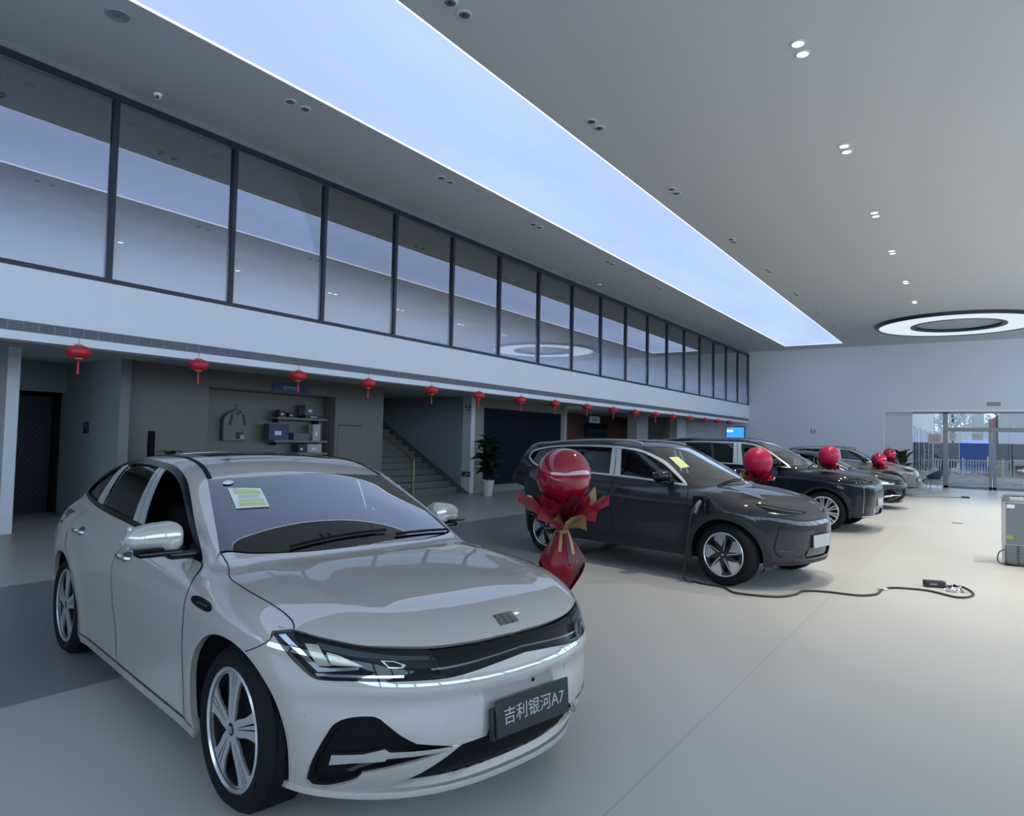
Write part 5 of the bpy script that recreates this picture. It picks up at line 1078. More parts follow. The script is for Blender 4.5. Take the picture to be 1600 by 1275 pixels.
# lights inside the gallery, cameras
for i, y in enumerate((3.69, 5.0, 6.35, 8.1, 9.9)):
    o = empty('gallery_downlight', (-10.2, y, CZ), 0, 'small dark round downlight behind the gallery glass, %s from the viewer' % ORD[i], 'downlight', 'gallery downlights'); b = MB(); b.lathe([(0, -.01), (.07, -.01), (.075, 0), (0, 0)], 20); b.build('lamp_disc', cupd, o)
def camera_dome(loc, label, rz):
    t = empty('security_camera', loc, rz, label, 'security camera', 'security cameras'); b = MB(); b.lathe([(0, 0), (.055, 0), (.05, -.03), (0, -.035)], 18); b.build('mount', white, t)
    b = MB(); b.lathe([(0, -.075), (.03, -.07), (.04, -.045), (.03, -.02), (0, -.015)], 18); b.build('body', white, t); b = MB(); b.tube([(.02, 0, -.05), (.048, 0, -.062)], .022, 12); b.build('lens', blackm, t)
camera_dome((-8.98, 4.72, CZ), 'white security camera above the second gallery pane', -.6); camera_dome((-8.95, 17.45, CZ), 'tiny security camera above the gallery glass halfway along', -.6); camera_dome((-9.0, 33.3, CZ), 'tiny security camera in the far ceiling corner', -.6)

# ------------------------------------------------------------------ signs
green = mat('sign_green', (.012, .09, .055), .5); signw = mat('sign_white', (.75, .8, .8), .5); inkd = mat('ink_grey', (.18, .19, .20), .6)
def run_man(b, x, s):   # running figure pictogram in the y-z plane
    b.box(x, -.02*s, .045*s, x+.002, .02*s, .085*s); b.prism([(-.05*s, -.01*s), (.03*s, .04*s), (.045*s, .02*s), (-.03*s, -.03*s)], x, x+.002, 'x'); b.prism([(-.01*s, -.02*s), (.05*s, -.07*s), (.03*s, -.085*s), (-.03*s, -.03*s)], x, x+.002, 'x'); b.prism([(-.02*s, -.02*s), (-.07*s, -.075*s), (-.05*s, -.085*s), (0, -.03*s)], x, x+.002, 'x')
t = empty('exit_sign', (-9.55, 10.56, 5.56), 0, 'small dark exit sign hanging behind the gallery glass', 'exit sign'); b = MB(); b.box(-.015, -.20, -.09, .015, .20, .09, .004); b.build('board', mat('sign_dark', (.02, .05, .06), .5), t); b = MB(); run_man(b, .016, .9); b.box(.016, -.16, -.01, .018, -.07, .02); b.box(.016, .08, -.01, .018, .17, .02); b.build('pictogram', signw, t); b = MB(); b.tube([(0, 0, .09), (0, 0, .49)], .008, 6); b.build('hanger', blackm, t)
t = empty('notice_sheet', (XG-.06, 8.2, 4.33), 0, 'white notice with a red heading on the gallery glass', 'notice'); b = MB(); b.box(-.003, -.26, -.14, .0, .26, .16); b.build('sheet', signw, t); b = MB(); b.box(0, -.15, .06, .001, .12, .09); b.build('heading', lan_r, t); b = MB(); b.box(-.004, -.28, -.16, -.003, .28, .18); b.build('backing', inkd, t)
def label_plate(name, loc, sx, sz, label, m, axis='x', cat_='sign'):
    t = empty(name, loc, 0, label, cat_); b = MB(); b.box(0, -sx/2, -sz/2, .012, sx/2, sz/2, .002) if axis == 'x' else b.box(-sx/2, -.012, -sz/2, sx/2, 0, sz/2, .002); b.build('board', m, t); return t
t = empty('exit_sign', (-12.42, 15.975, .55), 0, 'green exit sign low on the white wall end beside the stairs', 'exit sign'); b = MB(); b.box(-.15, -.012, -.075, .15, .02, .075, .003); b.build('board', green, t)
b = MB(); run_man(b, 0, .7); o = b.build('pictogram', signw, t); o.rotation_euler = (0, 0, -PI/2); o.location = (.02, -.013, 0); b = MB(); b.prism([(.08, -.012), (.105, -.012), (.105, -.03), (.13, 0), (.105, .03), (.105, .012), (.08, .012)], -.014, -.012, 'y'); b.build('arrow', signw, t)
def wc_sign(loc, label, axis):
    t = empty('restroom_sign', loc, 0 if axis == 'y' else PI/2, label, 'sign')
    for x in (-.07, .07):
        b = MB(); b.lathe([(0, -.012), (.024, -.012), (.024, 0), (0, 0)], 14, 'y', (x, 0, .085)); b.prism([(x-.04, .045), (x+.04, .045), (x+.03, -.02), (x-.03, -.02)], -.012, 0, 'y'); b.build('figure', inkd, t)
    for z in (-.055, -.085):
        b = MB(); b.box(-.10, -.01, z-.008, .10, 0, z+.008); b.build('caption', inkd, t)
wc_sign((-12.40, 15.985, 2.49), 'grey restroom pictograms on the white wall end above the stairs', 'y'); wc_sign((-6.34, YF-.002, 2.27), 'small grey pictograms on the white far wall', 'y')
t = empty('vent_plate', (.43, YF, 3.45), 0, 'small grey slotted plate above the entrance opening', 'air vent'); b = MB(); b.box(-.22, -.02, -.075, .22, 0, .075, .004); b.build('frame', inkd, t)
for k in range(3): b = MB(); b.box(-.19, -.026, -.05+k*.038, .19, -.02, -.032+k*.038); b.build('slat', mat('vent_light', (.5, .52, .54), .5), t)
t = empty('hanging_sign', (-12.7, 24.55, 2.45), 0, 'small white hanging sign in front of the red brown wall', 'sign'); b = MB(); b.box(-.02, -.42, -.13, .02, .42, .13, .003); b.build('board', mat('sign_offwhite', (.45, .45, .45), .5), t); b = MB(); b.box(.021, -.22, -.05, .023, .22, .04); b.build('lettering', inkd, t)
for y in (-.3, .3): b = MB(); b.tube([(0, y, .13), (0, y, .38)], .006, 6); b.build('hanger', inkd, t)
t = empty('hanging_sign', (-12.28, 9.6, 2.585), 0, 'blue sign plate with pale lettering over the display niche', 'sign'); b = MB(); b.box(0, -.46, -.085, .012, .46, .085, .002); b.build('board', mat('sign_blue', (.045, .10, .24), .5), t); b = MB()
for k in range(5): b.box(.0125, -.20+k*.085, -.02, .014, -.135+k*.085, .035)
b.build('lettering', mat('sign_pale', (.35, .42, .55), .5), t); b = MB(); b.box(.0125, -.22, -.045, .014, .22, -.036); b.build('underline', mat('sign_pale', (.35, .42, .55), .5), t)
t = empty('blue_display', (-9.84, YF-.0, 2.14), 0, 'bright blue display screen on the far wall in the corner', 'screen'); b = MB(); b.box(-.46, -.05, -.32, .46, 0, .32, .01); b.build('bezel', blackm, t); b = MB(); b.box(-.42, -.054, -.28, .42, -.05, .28); b.build('picture', emis('screen_blue', (.03, .20, .85), 1.1), t); b = MB(); b.box(-.40, -.056, .05, -.10, -.054, .15); b.build('caption', emis('screen_white', (.5, .7, 1), 1), t)
t = empty('wall_monitor', (-15.08, 29.8, 2.05), 0, 'black wall monitor against the red brown wall', 'screen'); t.location = (-15.06, 29.3, 2.12); b = MB(); b.box(0, -1.1, -.35, .06, 1.1, .32, .01); b.build('bezel', blackm, t); b = MB(); b.box(.061, -1.05, -.05, .063, 1.05, .02); b.build('picture_bar', mat('monitor_grey', (.12, .11, .12), .4), t)
t = empty('door_phone', (-14.58, 6.0, 1.63), 0, 'small black entry phone on the corridor wall', 'entry phone'); t.location = (-13.2, 5.945, 1.63); b = MB(); b.box(-.07, -.03, -.1, .07, .015, .1, .01); b.build('case', blackm, t); b = MB(); b.box(-.045, -.034, .0, .045, -.03, .07); b.build('display', mat('grey_glass', (.06, .07, .08), .2), t)
# lattice screen in the dark doorway
t = empty('lattice_screen', (-14.7, 4.98, 1.1), 0, 'dark lattice screen of small holes in the corridor doorway', 'lattice screen'); lm = mat('lattice_violet', (.05, .045, .09), .6)
b = MB(); b.box(-.02, -1.0, -1.1, .02, 1.0, 1.1); b.build('panel', mat('lattice_back', (.012, .011, .025), .6), t)
b = MB()
for i in range(20):
    for j in range(26): y, z = -.95+i*.10+(j % 2)*.05, -.75+j*.055; b.add([(.024, y-.024, z), (.024, y, z-.015), (.024, y+.024, z), (.024, y, z+.015)], [(0, 1, 2, 3)])
o = b.build('perforations', lm, t, fix=False); o['kind'] = 'stuff'

# ------------------------------------------------------------------ niche: shelves, boxes, clothes
shm = mat('shelf_wood', (.20, .185, .17), .5)
def box_thing(name, loc, s, label, m, lid=None, cat_='box', rz=0):
    t = empty(name, loc, rz, label, cat_, 'goods in the display niche'); b = MB(); b.box(-s[0]/2, -s[1]/2, 0, s[0]/2, s[1]/2, s[2]*.78 if lid else s[2], .004); b.build('carton', m, t)
    if lid: b = MB(); b.box(-s[0]/2-.004, -s[1]/2-.004, s[2]*.74, s[0]/2+.004, s[1]/2+.004, s[2], .004); b.build('lid', lid, t)
    b = MB(); b.box(s[0]/2, -s[1]*.22, s[2]*.3, s[0]/2+.002, s[1]*.12, s[2]*.55); b.build('label_patch', signw if lid is None else inkd, t); return t
SXN = XB-.17
for z, y0, y1, lab in ((1.96, 9.32, 10.66, 'upper'), (1.47, 9.26, 10.68, 'middle'), (1.20, 9.85, 10.7, 'lower')):
    t = empty('wall_shelf', (SXN, (y0+y1)/2, z), 0, lab+' beige wall shelf in the display niche', 'shelf', 'niche shelves'); b = MB(); b.box(-.2, -(y1-y0)/2, -.05, .16, (y1-y0)/2, 0, .004); b.build('board', shm, t)
    for s in (-1, 1): b = MB(); b.box(-.2, s*(y1-y0)*.4-.01, -.12, .02, s*(y1-y0)*.4+.01, -.05); b.build('bracket', blackm, t)
dk = mat('goods_black', (.02, .02, .022), .5); wh = mat('goods_white', (.40, .40, .40), .5); gy = mat('goods_grey', (.12, .12, .135), .6); bl = mat('goods_blue', (.05, .07, .12), .6); lil = mat('goods_lilac', (.15, .145, .19), .6)
box_thing('gift_box', (SXN, 9.50, 1.96), (.16, .18, .15), 'small black box on the left of the upper shelf', dk); box_thing('gift_box', (SXN, 9.74, 1.96), (.14, .16, .11), 'low black box with pale label on the upper shelf', dk)
box_thing('gift_box', (SXN, 10.33, 1.96), (.24, .52, .07), 'flat black case on the upper shelf', dk); box_thing('gift_box', (SXN, 10.22, 2.03), (.2, .34, .22), 'grey box leaning on the flat black case', gy, rz=.1)
box_thing('tote_bag', (SXN+.03, 9.40, 1.47), (.16, .5, .34), 'slate blue tote bag on the left of the middle shelf', bl, cat_='bag'); box_thing('gift_box', (SXN, 10.0, 1.47), (.22, .42, .16), 'lilac folded box on the middle shelf', lil, lil); box_thing('gift_box', (SXN+.02, 10.42, 1.47), (.15, .22, .36), 'upright white box on the middle shelf', wh)
box_thing('gift_box', (SXN, 10.02, 1.20), (.2, .16, .18), 'small dark teal box on the lower shelf', mat('goods_teal', (.02, .05, .06), .5)); box_thing('gift_box', (SXN+.03, 10.35, 1.20), (.2, .40, .19), 'white box with a dark mark on the lower shelf', wh)
t = empty('hanging_vest', (XB-.30, 8.52, 1.42), 0, 'beige vest with black straps on a hanger in the niche', 'vest'); vb = mat('vest_beige', (.20, .185, .172), .8); b = MB()
b.prism([(-.30, .02), (.30, .02), (.31, .46), (.20, .58), (.10, .60), (0, .54), (-.10, .60), (-.20, .58), (-.31, .46)], -.02, .06, 'x'); b.build('vest_body', vb, t)
for s in (-1, 1): b = MB(); b.prism([(s*.10, .56), (s*.15, .56), (s*.20, .34), (s*.15, .33)], .06, .07, 'x'); b.build('strap', dk, t)
b = MB(); b.tube([(0, -.14, .60), (0, 0, .68), (0, .14, .60)], .008, 6); b.tube([(0, 0, .68), (0, .02, .75), (-.06, 0, .76)], .006, 6); b.build('hanger', dk, t)
b = MB(); b.box(.06, -.03, .06, .075, .13, .2, .004); b.build('pouch', dk, t); b = MB(); b.box(.076, .06, .06, .08, .16, .14); b.build('tag', wh, t); b = MB(); b.box(.06, -.29, .12, .064, .29, .13); b.build('seam', gy, t)
t = empty('cabinet_door', (XB, 11.34, .92), 0, 'flush beige service door in the joinery wall', 'door'); b = MB(); b.box(.001, -.37, -.91, .013, .37, .92, .002); b.build('leaf', beige, t); b = MB(); b.box(.012, -.36, .9, .02, .36, .925); b.build('pull', dk, t)

# ------------------------------------------------------------------ plants
leafm = mat('leaf_dark', (.018, .045, .022), .45, noise=.3, nscale=8); leafl = mat('leaf_green', (.03, .09, .035), .45, noise=.3, nscale=8); potw = mat('pot_white', (.62, .64, .64), .35); soil = mat('soil', (.03, .022, .016), .9); stemm = mat('stem', (.05, .06, .03), .7)
def leaf_grid(L, W, droop, fold=.25):
    n, m = 8, 5; P = np.zeros((n, m, 3))
    for i in range(n):
        t = i/(n-1); w = W*math.sin(PI*min(.03+t**.8*.97, 1))**.8
        for j in range(m): s = j/(m-1)*2-1; P[i, j] = (L*t*(1-.12*droop*t), s*w/2, fold*abs(s)*w*.5+L*(.25*t-droop*t*t))
    return P
def leaf_on(parent, p, yaw, pitch, L, W, droop, m):
    b = MB(); P = leaf_grid(L, W, droop); b.grid(P); o = b.build('leaf', m, parent, fix=False); o.location = p; o.rotation_euler = (0, -pitch, yaw); return o
t = empty('potted_plant', (-11.45, 15.72, 0), 0, 'tall leafy green plant in a white pot before the navy screen', 'potted plant'); b = MB(); b.lathe([(0, 0), (.13, 0), (.19, .42), (.20, .44), (.175, .44), (.165, .38), (0, .38)], 28); b.build('pot', potw, t); b = MB(); b.lathe([(0, .385), (.165, .385), (0, .39)], 20); b.build('soil', soil, t)
b = MB(); b.tube([(0, 0, .38), (.02, .0, .9), (0, .02, 1.5)], .03, 8); b.build('stem', stemm, t)
for k in range(84):
    z = .46+1.06*(k/83); a = k*2.399; q = .30+.13*math.sin((z-.4)*2.6); leaf_on(t, (.03*math.cos(a), .03*math.sin(a), z), a, rng.uniform(.1, .9), q*rng.uniform(1.0, 1.35), q*.66*rng.uniform(.8, 1.2), .55, leafm if k % 3 else leafl)
t = empty('potted_plant', (-2.72, 32.7, 0), 0, 'broad-leaved dark plant beside the entrance opening', 'potted plant'); b = MB(); b.lathe([(0, 0), (.2, 0), (.26, .45), (.23, .45), (.22, .4), (0, .4)], 24); b.build('pot', mat('pot_dark', (.05, .05, .05), .5), t)
for k in range(20):
    a = k*2.399; h_ = rng.uniform(.7, 1.35); r_ = rng.uniform(.05, .28); p = (r_*math.cos(a), r_*math.sin(a), h_)
    b = MB(); b.tube([(.04*math.cos(a), .04*math.sin(a), .4), (r_*.6*math.cos(a), r_*.6*math.sin(a), h_*.7), p], .012, 5); b.build('stalk', stemm, t); leaf_on(t, p, a, rng.uniform(.5, 1.2), rng.uniform(.45, .62), .2, .55, leafm)
t = empty('potted_plant', (-11.5, 6.55, 0), 0, 'green leafy plant half hidden behind the silver sedan roof', 'potted plant'); b = MB(); b.lathe([(0, 0), (.15, 0), (.2, .4), (.17, .4), (0, .36)], 24); b.build('pot', potw, t); b = MB(); b.tube([(0, 0, .36), (0, 0, 1.22)], .03, 8); b.build('stem', stemm, t)
for k in range(30): a = k*2.399; leaf_on(t, (0, 0, .7+.52*k/29), a, rng.uniform(.2, .9), .26, .16, .6, leafl)
t = empty('floor_standing_post', (-11.9, 6.42, 0), 0, 'slim black post standing in front of the beige joinery', 'post'); b = MB(); b.box(-.05, -.045, .03, .05, .045, 1.60, .01); b.build('post', COMMON['pit'], t); b = MB(); b.box(-.16, -.16, 0, .16, .16, .03, .008); b.build('foot', blackm, t)

# ------------------------------------------------------------------ charging lead of the slate grey crossover
suvs = [o for o in scene.objects if o.name.startswith('suv_car') and 'slate' in o.get('label', '')][0]
b = MB(); b.box(1.0, -.955, .80, 1.20, -.935, .99, .02); b.build('charge_port', COMMON['black'], suvs); b = MB(); b.box(1.205, -1.06, .79, 1.225, -.93, .98, .015); b.build('charge_flap', COMMON['gloss_black'], suvs)
t = empty('charging_cable', (0, 0, 0), 0, 'black charging cable from the grey crossover to a box on the floor', 'cable'); cab = mat('cable_black', (.015, .016, .016), .5)
cs, sn = math.cos(-.209), math.sin(-.209); cw = lambda x, y, z: (-3.58+x*cs-y*sn, 9.06+x*sn+y*cs, z)
pts = [cw(1.1, -.99, .88), cw(1.08, -1.10, .80), cw(1.02, -1.09, .45), cw(.98, -1.08, .05)]+[(x, y, .012) for x, y in ((-2.74, 7.86), (-2.66, 7.80), (-2.38, 7.76), (-2.18, 7.56), (-1.81, 7.64), (-1.66, 7.88), (-1.62, 8.15), (-1.42, 8.28), (-1.11, 8.31), (-.97, 8.46), (-.94, 8.60), (-.92, 8.87), (-.81, 9.05), (-.51, 9.12), (-.26, 8.94), (-.14, 9.0), (-.08, 9.27), (-.18, 9.62), (-.30, 9.60), (-.37, 9.56))]
b = MB(); b.tube(cr(pts, .04), .011, 8); b.build('lead', cab, t); b = MB(); b.tube([cw(1.1, -.94, .92), cw(1.1, -1.0, .89), cw(1.1, -1.06, .80)], [.032, .03, .02], 10); b.build('plug', mat('plug_grey', (.14, .145, .15), .4), t)
t = empty('charger_box', (-.46, 9.47, 0), .35, 'small black charger box lying at the end of the cable', 'charger'); b = MB(); b.box(-.11, -.05, 0, .11, .05, .075, .012); b.build('case', cab, t); b = MB(); b.box(-.06, -.052, .03, .02, -.05, .05); b.build('label', inkd, t)
t = empty('plastic_bag', (-.26, 9.34, 0), .2, 'crumpled clear plastic bag beside the charger box', 'plastic bag'); P = np.array([[(.09*u+.02*rng.normal(), .10*v+.02*rng.normal(), .004+max(0, .05*(1-u*u)*(1-v*v)+.016*rng.normal())) for v in np.linspace(-1, 1, 8)] for u in np.linspace(-1, 1, 9)]); b = MB(); b.grid(P, False); b.build('film', glass('clear_film', (.92, .93, .93), .12, .15, 1.2), t, fix=False)
t = empty('cable_tie', (-.92, 8.86, 0), .4, 'scrap of clear tape on the charging cable', 'tape'); b = MB(); b.box(-.05, -.02, .0, .05, .03, .025, .006); b.build('tape', mat('tape_clear', (.6, .6, .58), .2), t)
t = empty('extension_lead', (0, 0, 0), 0, 'thin pale extension lead lying on the floor near the entrance', 'cable'); b = MB(); b.tube(cr([(-2.9, 26.25, .012), (-2.36, 26.38, .012), (-1.6, 26.5, .012), (-1.1, 27.1, .012), (-.5, 27.45, .012)], .1), .014, 6); b.build('lead', mat('lead_brown', (.22, .17, .15), .5), t); b = MB(); b.box(-.55, 27.38, 0, -.32, 27.5, .05, .01); b.build('socket_block', cab, t)
t = empty('floor_box', (-.44, 17.94, 0), 0, 'small flush metal floor box in the open floor', 'floor box'); b = MB(); b.box(-.1, -.1, 0, .1, .1, .006, .002); b.build('lid', mat('floor_box_grey', (.16, .16, .16), .4, .5), t); b = MB(); b.box(-.05, -.03, .006, .05, .03, .009); b.build('flap', inkd, t)

# ------------------------------------------------------------------ chest freezer at the right edge
t = empty('chest_freezer', (.70, 12.22, 0), 0, 'grey chest freezer seen from behind at the right edge', 'freezer'); fg = mat('freezer_grey', (.16, .175, .19), .35, .3); fw = mat('freezer_white', (.45, .46, .46), .35); fd_ = mat('freezer_vent', (.16, .165, .16), .5)
b = MB(); b.box(-.46, -.30, .03, .8, .30, .90, .012); b.build('cabinet', fw, t); b = MB(); b.box(-.42, -.307, .30, .76, -.30, .87, .003); b.build('back_panel', fg, t)
b = MB(); b.box(-.47, -.31, .90, .81, .31, .955, .01); b.build('top_rim', fw, t); b = MB(); b.box(-.42, -.26, .955, .76, .26, .97, .005); b.build('glass_lid', COMMON['darkglass'], t)
b = MB(); b.box(-.46, -.325, .90, -.38, -.29, .985, .006); b.build('hinge', inkd, t)
b = MB(); b.box(-.43, -.305, .04, .77, -.30, .285); b.build('compressor_bay', mat('bay_dark', (.05, .05, .05), .6), t)
for k in range(8): b = MB(); b.box(-.42+k*.15, -.315, .05, -.30+k*.15, -.305, .28, .003); b.build('vent_panel', fd_, t)
for k in range(7): b = MB(); b.box(-.42, -.321, .07+k*.03, .76, -.315, .08+k*.03); b.build('louvre', inkd, t)
for x in (-.40, .74): b = MB(); b.tube([(x, -.22, 0), (x, -.22, .03)], .025, 8); b.tube([(x, .22, 0), (x, .22, .03)], .025, 8); b.build('foot', cab, t)
b = MB(); b.tube(cr([(-.44, -.31, .22), (-.50, -.33, .18), (-.52, -.34, .08), (-.48, -.34, .03), (-.40, -.33, .05)], .03), .008, 6); b.build('power_lead', cab, t)
b = MB(); b.box(-.415, -.309, .37, -.34, -.307, .42); b.build('green_sticker', mat('sticker_green', (.25, .36, .08), .5), t); b = MB(); b.box(-.41, -.309, .80, -.32, -.307, .85); b.build('rating_label', signw, t)

# ------------------------------------------------------------------ seats by the entrance
chw = mat('shell_white', (.5, .5, .52), .4); chb = mat('shell_navy', (.03, .045, .08), .5); woodl = mat('leg_wood', (.42, .36, .28), .5)
def armchair(loc, rz, m, label):
    t = empty('tub_chair', loc, rz, label, 'chair', 'chairs by the entrance'); n, k = 9, 15; P = np.zeros((n, k, 3))
    for i in range(n):
        u = i/(n-1)
        for j in range(k): a = -2.3+4.6*j/(k-1); r = .20+.09*u**.6; hgt = .44+.36*u*(.55+.45*math.cos(a)) ; P[i, j] = (-r*math.cos(a)*1.0, r*1.05*math.sin(a), hgt)
    b = MB(); b.grid(P); b.grid(P*np.array([.93, .93, 1])+np.array([0, 0, .002])); b.build('shell', m, t, fix=False); b = MB(); b.lathe([(0, .42), (.20, .42), (.235, .45), (.2, .485), (0, .49)], 20); b.build('cushion', m, t)
    for sx in (-1, 1):
        for sy in (-1, 1): b = MB(); b.tube([(sx*.12, sy*.12, .43), (sx*.24, sy*.24, 0)], [.02, .012], 8); b.build('leg', woodl, t)
    return t
armchair((-1.52, 31.5, 0), PI*.9, chb, 'navy tub chair on wooden legs near the entrance doors'); armchair((-2.75, 31.6, 0), .2, chw, 'white tub chair behind the taupe crossover')
t = empty('side_table', (-2.05, 32.0, 0), 0, 'white pedestal table between the tub chairs', 'table'); b = MB(); b.lathe([(0, .70), (.32, .70), (.32, .72), (0, .725)], 28); b.build('top', chw, t); b = MB(); b.lathe([(0, 0), (.2, 0), (.16, .05), (.08, .35), (.10, .70), (0, .70)], 20); b.build('pedestal', chw, t)
# ------------------------------------------------------------------ entrance doors and the street outside
alu = mat('aluminium', (.26, .27, .27), .4, .4); YD = YF+.30; pane_m = glass('door_glass', (.60, .61, .60), .02, 0, 1.0)
root = empty('door_1', (0, YD, 0)); root['kind'] = 'structure'
def fr(n, x0, x1, z0, z1, d=.06):
    b = MB(); b.box(x0, -d, z0, x1, d, z1, .004); b.build(n, alu, root)
for x0, x1 in ((-1.32, -1.14), (.26, .36), (.38, .50), (2.0, 2.1), (3.6, 3.8), (5.3, 5.4), (7.0, 7.2)): fr('stile', x0, x1, 0, 2.36 if x0 in (.26, .38) else 3.17)
fr('transom', -1.32, 7.2, 2.34, 2.50, .08); fr('bottom_rail', -1.32, 7.2, 0, .10); fr('head', -3.47, 7.2, 3.08, 3.17)
for x0, x1 in ((-1.14, .26), (.50, 2.0), (2.1, 3.6), (3.8, 5.3), (5.4, 7.0)):
    b = MB(); b.box(x0, -.006, .10, x1, .006, 2.34); b.build('pane', pane_m, root); b = MB(); b.box(x0, -.006, 2.50, x1, .006, 3.08); b.build('pane', pane_m, root)
b = MB(); b.box(.20, -.09, .95, .24, -.06, 1.35, .005); b.build('door_handle', COMMON['chrome'], root)
b = MB(); b.box(-3.47, YF+.2, 0, -2.43, YF+.5, 3.17); struct('wall_entrance_pier', b, mat('pier_white', (.62, .65, .64), .6))
b = MB(); b.box(-2.43, YD-.006, .1, -1.32, YD+.006, 3.08); struct('window_2', b, pane_m)
for i, (x, z, w, h_, lab, c) in enumerate(((-1.62, 2.02, .46, .42, 'pinkish paper sheet taped left of the door frame', (.62, .47, .42)), (-.98, 2.12, .24, .32, 'small white paper sheet taped inside the glass door', (.6, .62, .58)), (-.12, 2.14, .38, .30, 'wide white paper sheet taped on the middle of the glass door', (.62, .65, .60)))):
    t = empty('paper_sheet', (x, YD-.012, z), 0, lab, 'paper sheet', 'papers on the entrance glass'); b = MB(); b.box(-w/2, -.002, -h_/2, w/2, .002, h_/2); b.build('sheet', mat('paper_%d' % i, c, .7), t); b = MB()
    for k in range(3): b.box(-w*.35, -.003, h_*.2-k*h_*.2-.01, w*.3, -.002, h_*.2-k*h_*.2+.01)
    b.build('print_lines', mat('paper_print', (.3, .3, .3), .7), t)
# side wing with tall dark windows
b = MB(); b.box(-3.0, YD+.4, 0, -2.46, 51, 4.4); struct('wall_wing', b, mat('wing_render', (.24, .23, .225), .7))
for k in range(4):
    y = YD+2.2+k*3.6; w = empty('window_%d' % (k+3), (-2.46, y, 0)); w['kind'] = 'structure'
    b = MB(); b.box(0, -.95, .5, .03, .95, 2.55); b.build('pane', mat('wing_glass', (.03, .032, .035), .15), w); b = MB(); b.box(0, -1.0, .44, .05, -.92, 2.6); b.box(0, .92, .44, .05, 1.0, 2.6); b.box(0, -1.0, 2.52, .05, 1.0, 2.6); b.box(0, -1.0, .44, .05, 1.0, .52); b.build('window_frame', mat('wing_frame', (.16, .16, .16), .5), w)
b = MB(); b.box(-60, YF+.45, -.35, 70, 140, -.05)
def wet():
    m = mat('wet_paving', (.075, .072, .07), .35, noise=.35, nscale=.6); n = m.node_tree.nodes; l = m.node_tree.links; p = n['Principled BSDF']; nz = [q for q in n if q.type == 'TEX_NOISE'][0]
    r = n.new('ShaderNodeMapRange'); r.inputs['From Min'].default_value = .42; r.inputs['From Max'].default_value = .56; r.inputs['To Min'].default_value = .12; r.inputs['To Max'].default_value = .75; p.inputs['Specular IOR Level'].default_value = .22; l.new(nz.outputs['Fac'], r.inputs['Value']); l.new(r.outputs['Result'], p.inputs['Roughness']); return m
struct('ground', b, wet())
# fence of white palings
t = empty('street_fence', (0, 54, -.05), 0, 'white metal paling fence along the street', 'fence'); fwm = mat('fence_white', (.36, .37, .37), .5)
for z in (.22, .92): b = MB(); b.box(-3.2, -.02, z, 5.5, .02, z+.06); b.build('rail', fwm, t)
for k in range(58): b = MB(); b.box(-3.15+k*.15, -.035, .12, -3.09+k*.15, -.015, 1.0); b.build('paling', fwm, t)
for k in range(5): b = MB(); b.box(-3.2+k*2.15, -.05, 0, -3.08+k*2.15, .05, 1.12); b.build('post', fwm, t)
# blue market tent and long blue hoarding
tb = mat('tent_blue', (.03, .08, .36), .6, noise=.1, nscale=3); t = empty('market_tent', (-.25, 58, -.05), 0, 'blue gazebo tent across the street', 'tent')
b = MB(); b.add([(-1.0, -1, 2.1), (1.0, -1, 2.1), (1.0, 1, 2.1), (-1.0, 1, 2.1), (0, 0, 2.75)], [(0, 1, 4), (1, 2, 4), (2, 3, 4), (3, 0, 4), (3, 2, 1, 0)]); b.build('canopy', tb, t); b = MB(); b.box(-1.0, -1.0, .1, 1.0, -.97, 2.1); b.box(-1.0, -1, .1, -.97, 1, 2.1); b.box(.97, -1, .1, 1.0, 1, 2.1); b.build('side_cloth', mat('tent_cloth', (.02, .055, .22), .7, noise=.15, nscale=4), t)
for x in (-1, 1): b = MB(); b.tube([(x, -1.02, 0), (x, -1.02, 2.1)], .03, 6); b.build('pole', fwm, t)
t = empty('hoarding', (0, 63, -.05), 0, 'long blue hoarding running behind the tent', 'hoarding')
for k in range(9): b = MB(); b.box(-3.3+k*1.0, 0, .6, -2.34+k*1.0, .05, 3.0, .01); b.build('panel', mat('hoarding_blue' if k % 4 != 2 else 'hoarding_pale', (.11, .11, .125) if k % 4 != 2 else (.17, .165, .16), .6), t)
for k in range(4): b = MB(); b.tube([(-3.2+k*2.6, .06, 0), (-3.2+k*2.6, .06, 3.4)], .05, 6); b.build('post', fwm, t)
# parked dark car beyond the fence
t = empty('parked_car', (-3.6, 58.5, -.05), .1, 'dark car parked across the street left of the tent', 'car'); cd = mat('street_car', (.02, .02, .022), .2, coat=1); b = MB(); b.prism([(-2.1, .35), (2.1, .35), (2.15, .75), (1.3, .92), (.65, 1.42), (-1.1, 1.45), (-1.9, .98), (-2.15, .9)], -.85, .85, 'y'); b.build('body', cd, t)
b = MB(); b.prism([(1.15, .95), (.6, 1.36), (-1.0, 1.38), (-1.6, 1.0)], -.86, .86, 'y'); b.build('window_band', mat('grey_glass', (.06, .07, .08), .2), t)
for x in (-1.3, 1.3):
    for y in (-.78, .78): b = MB(); b.lathe([(0, -.1), (.2, -.1), (.32, -.09), (.32, .09), (.2, .1), (0, .1)], 20, 'y', (x, y, .32)); b.build('wheel', RUB, t)
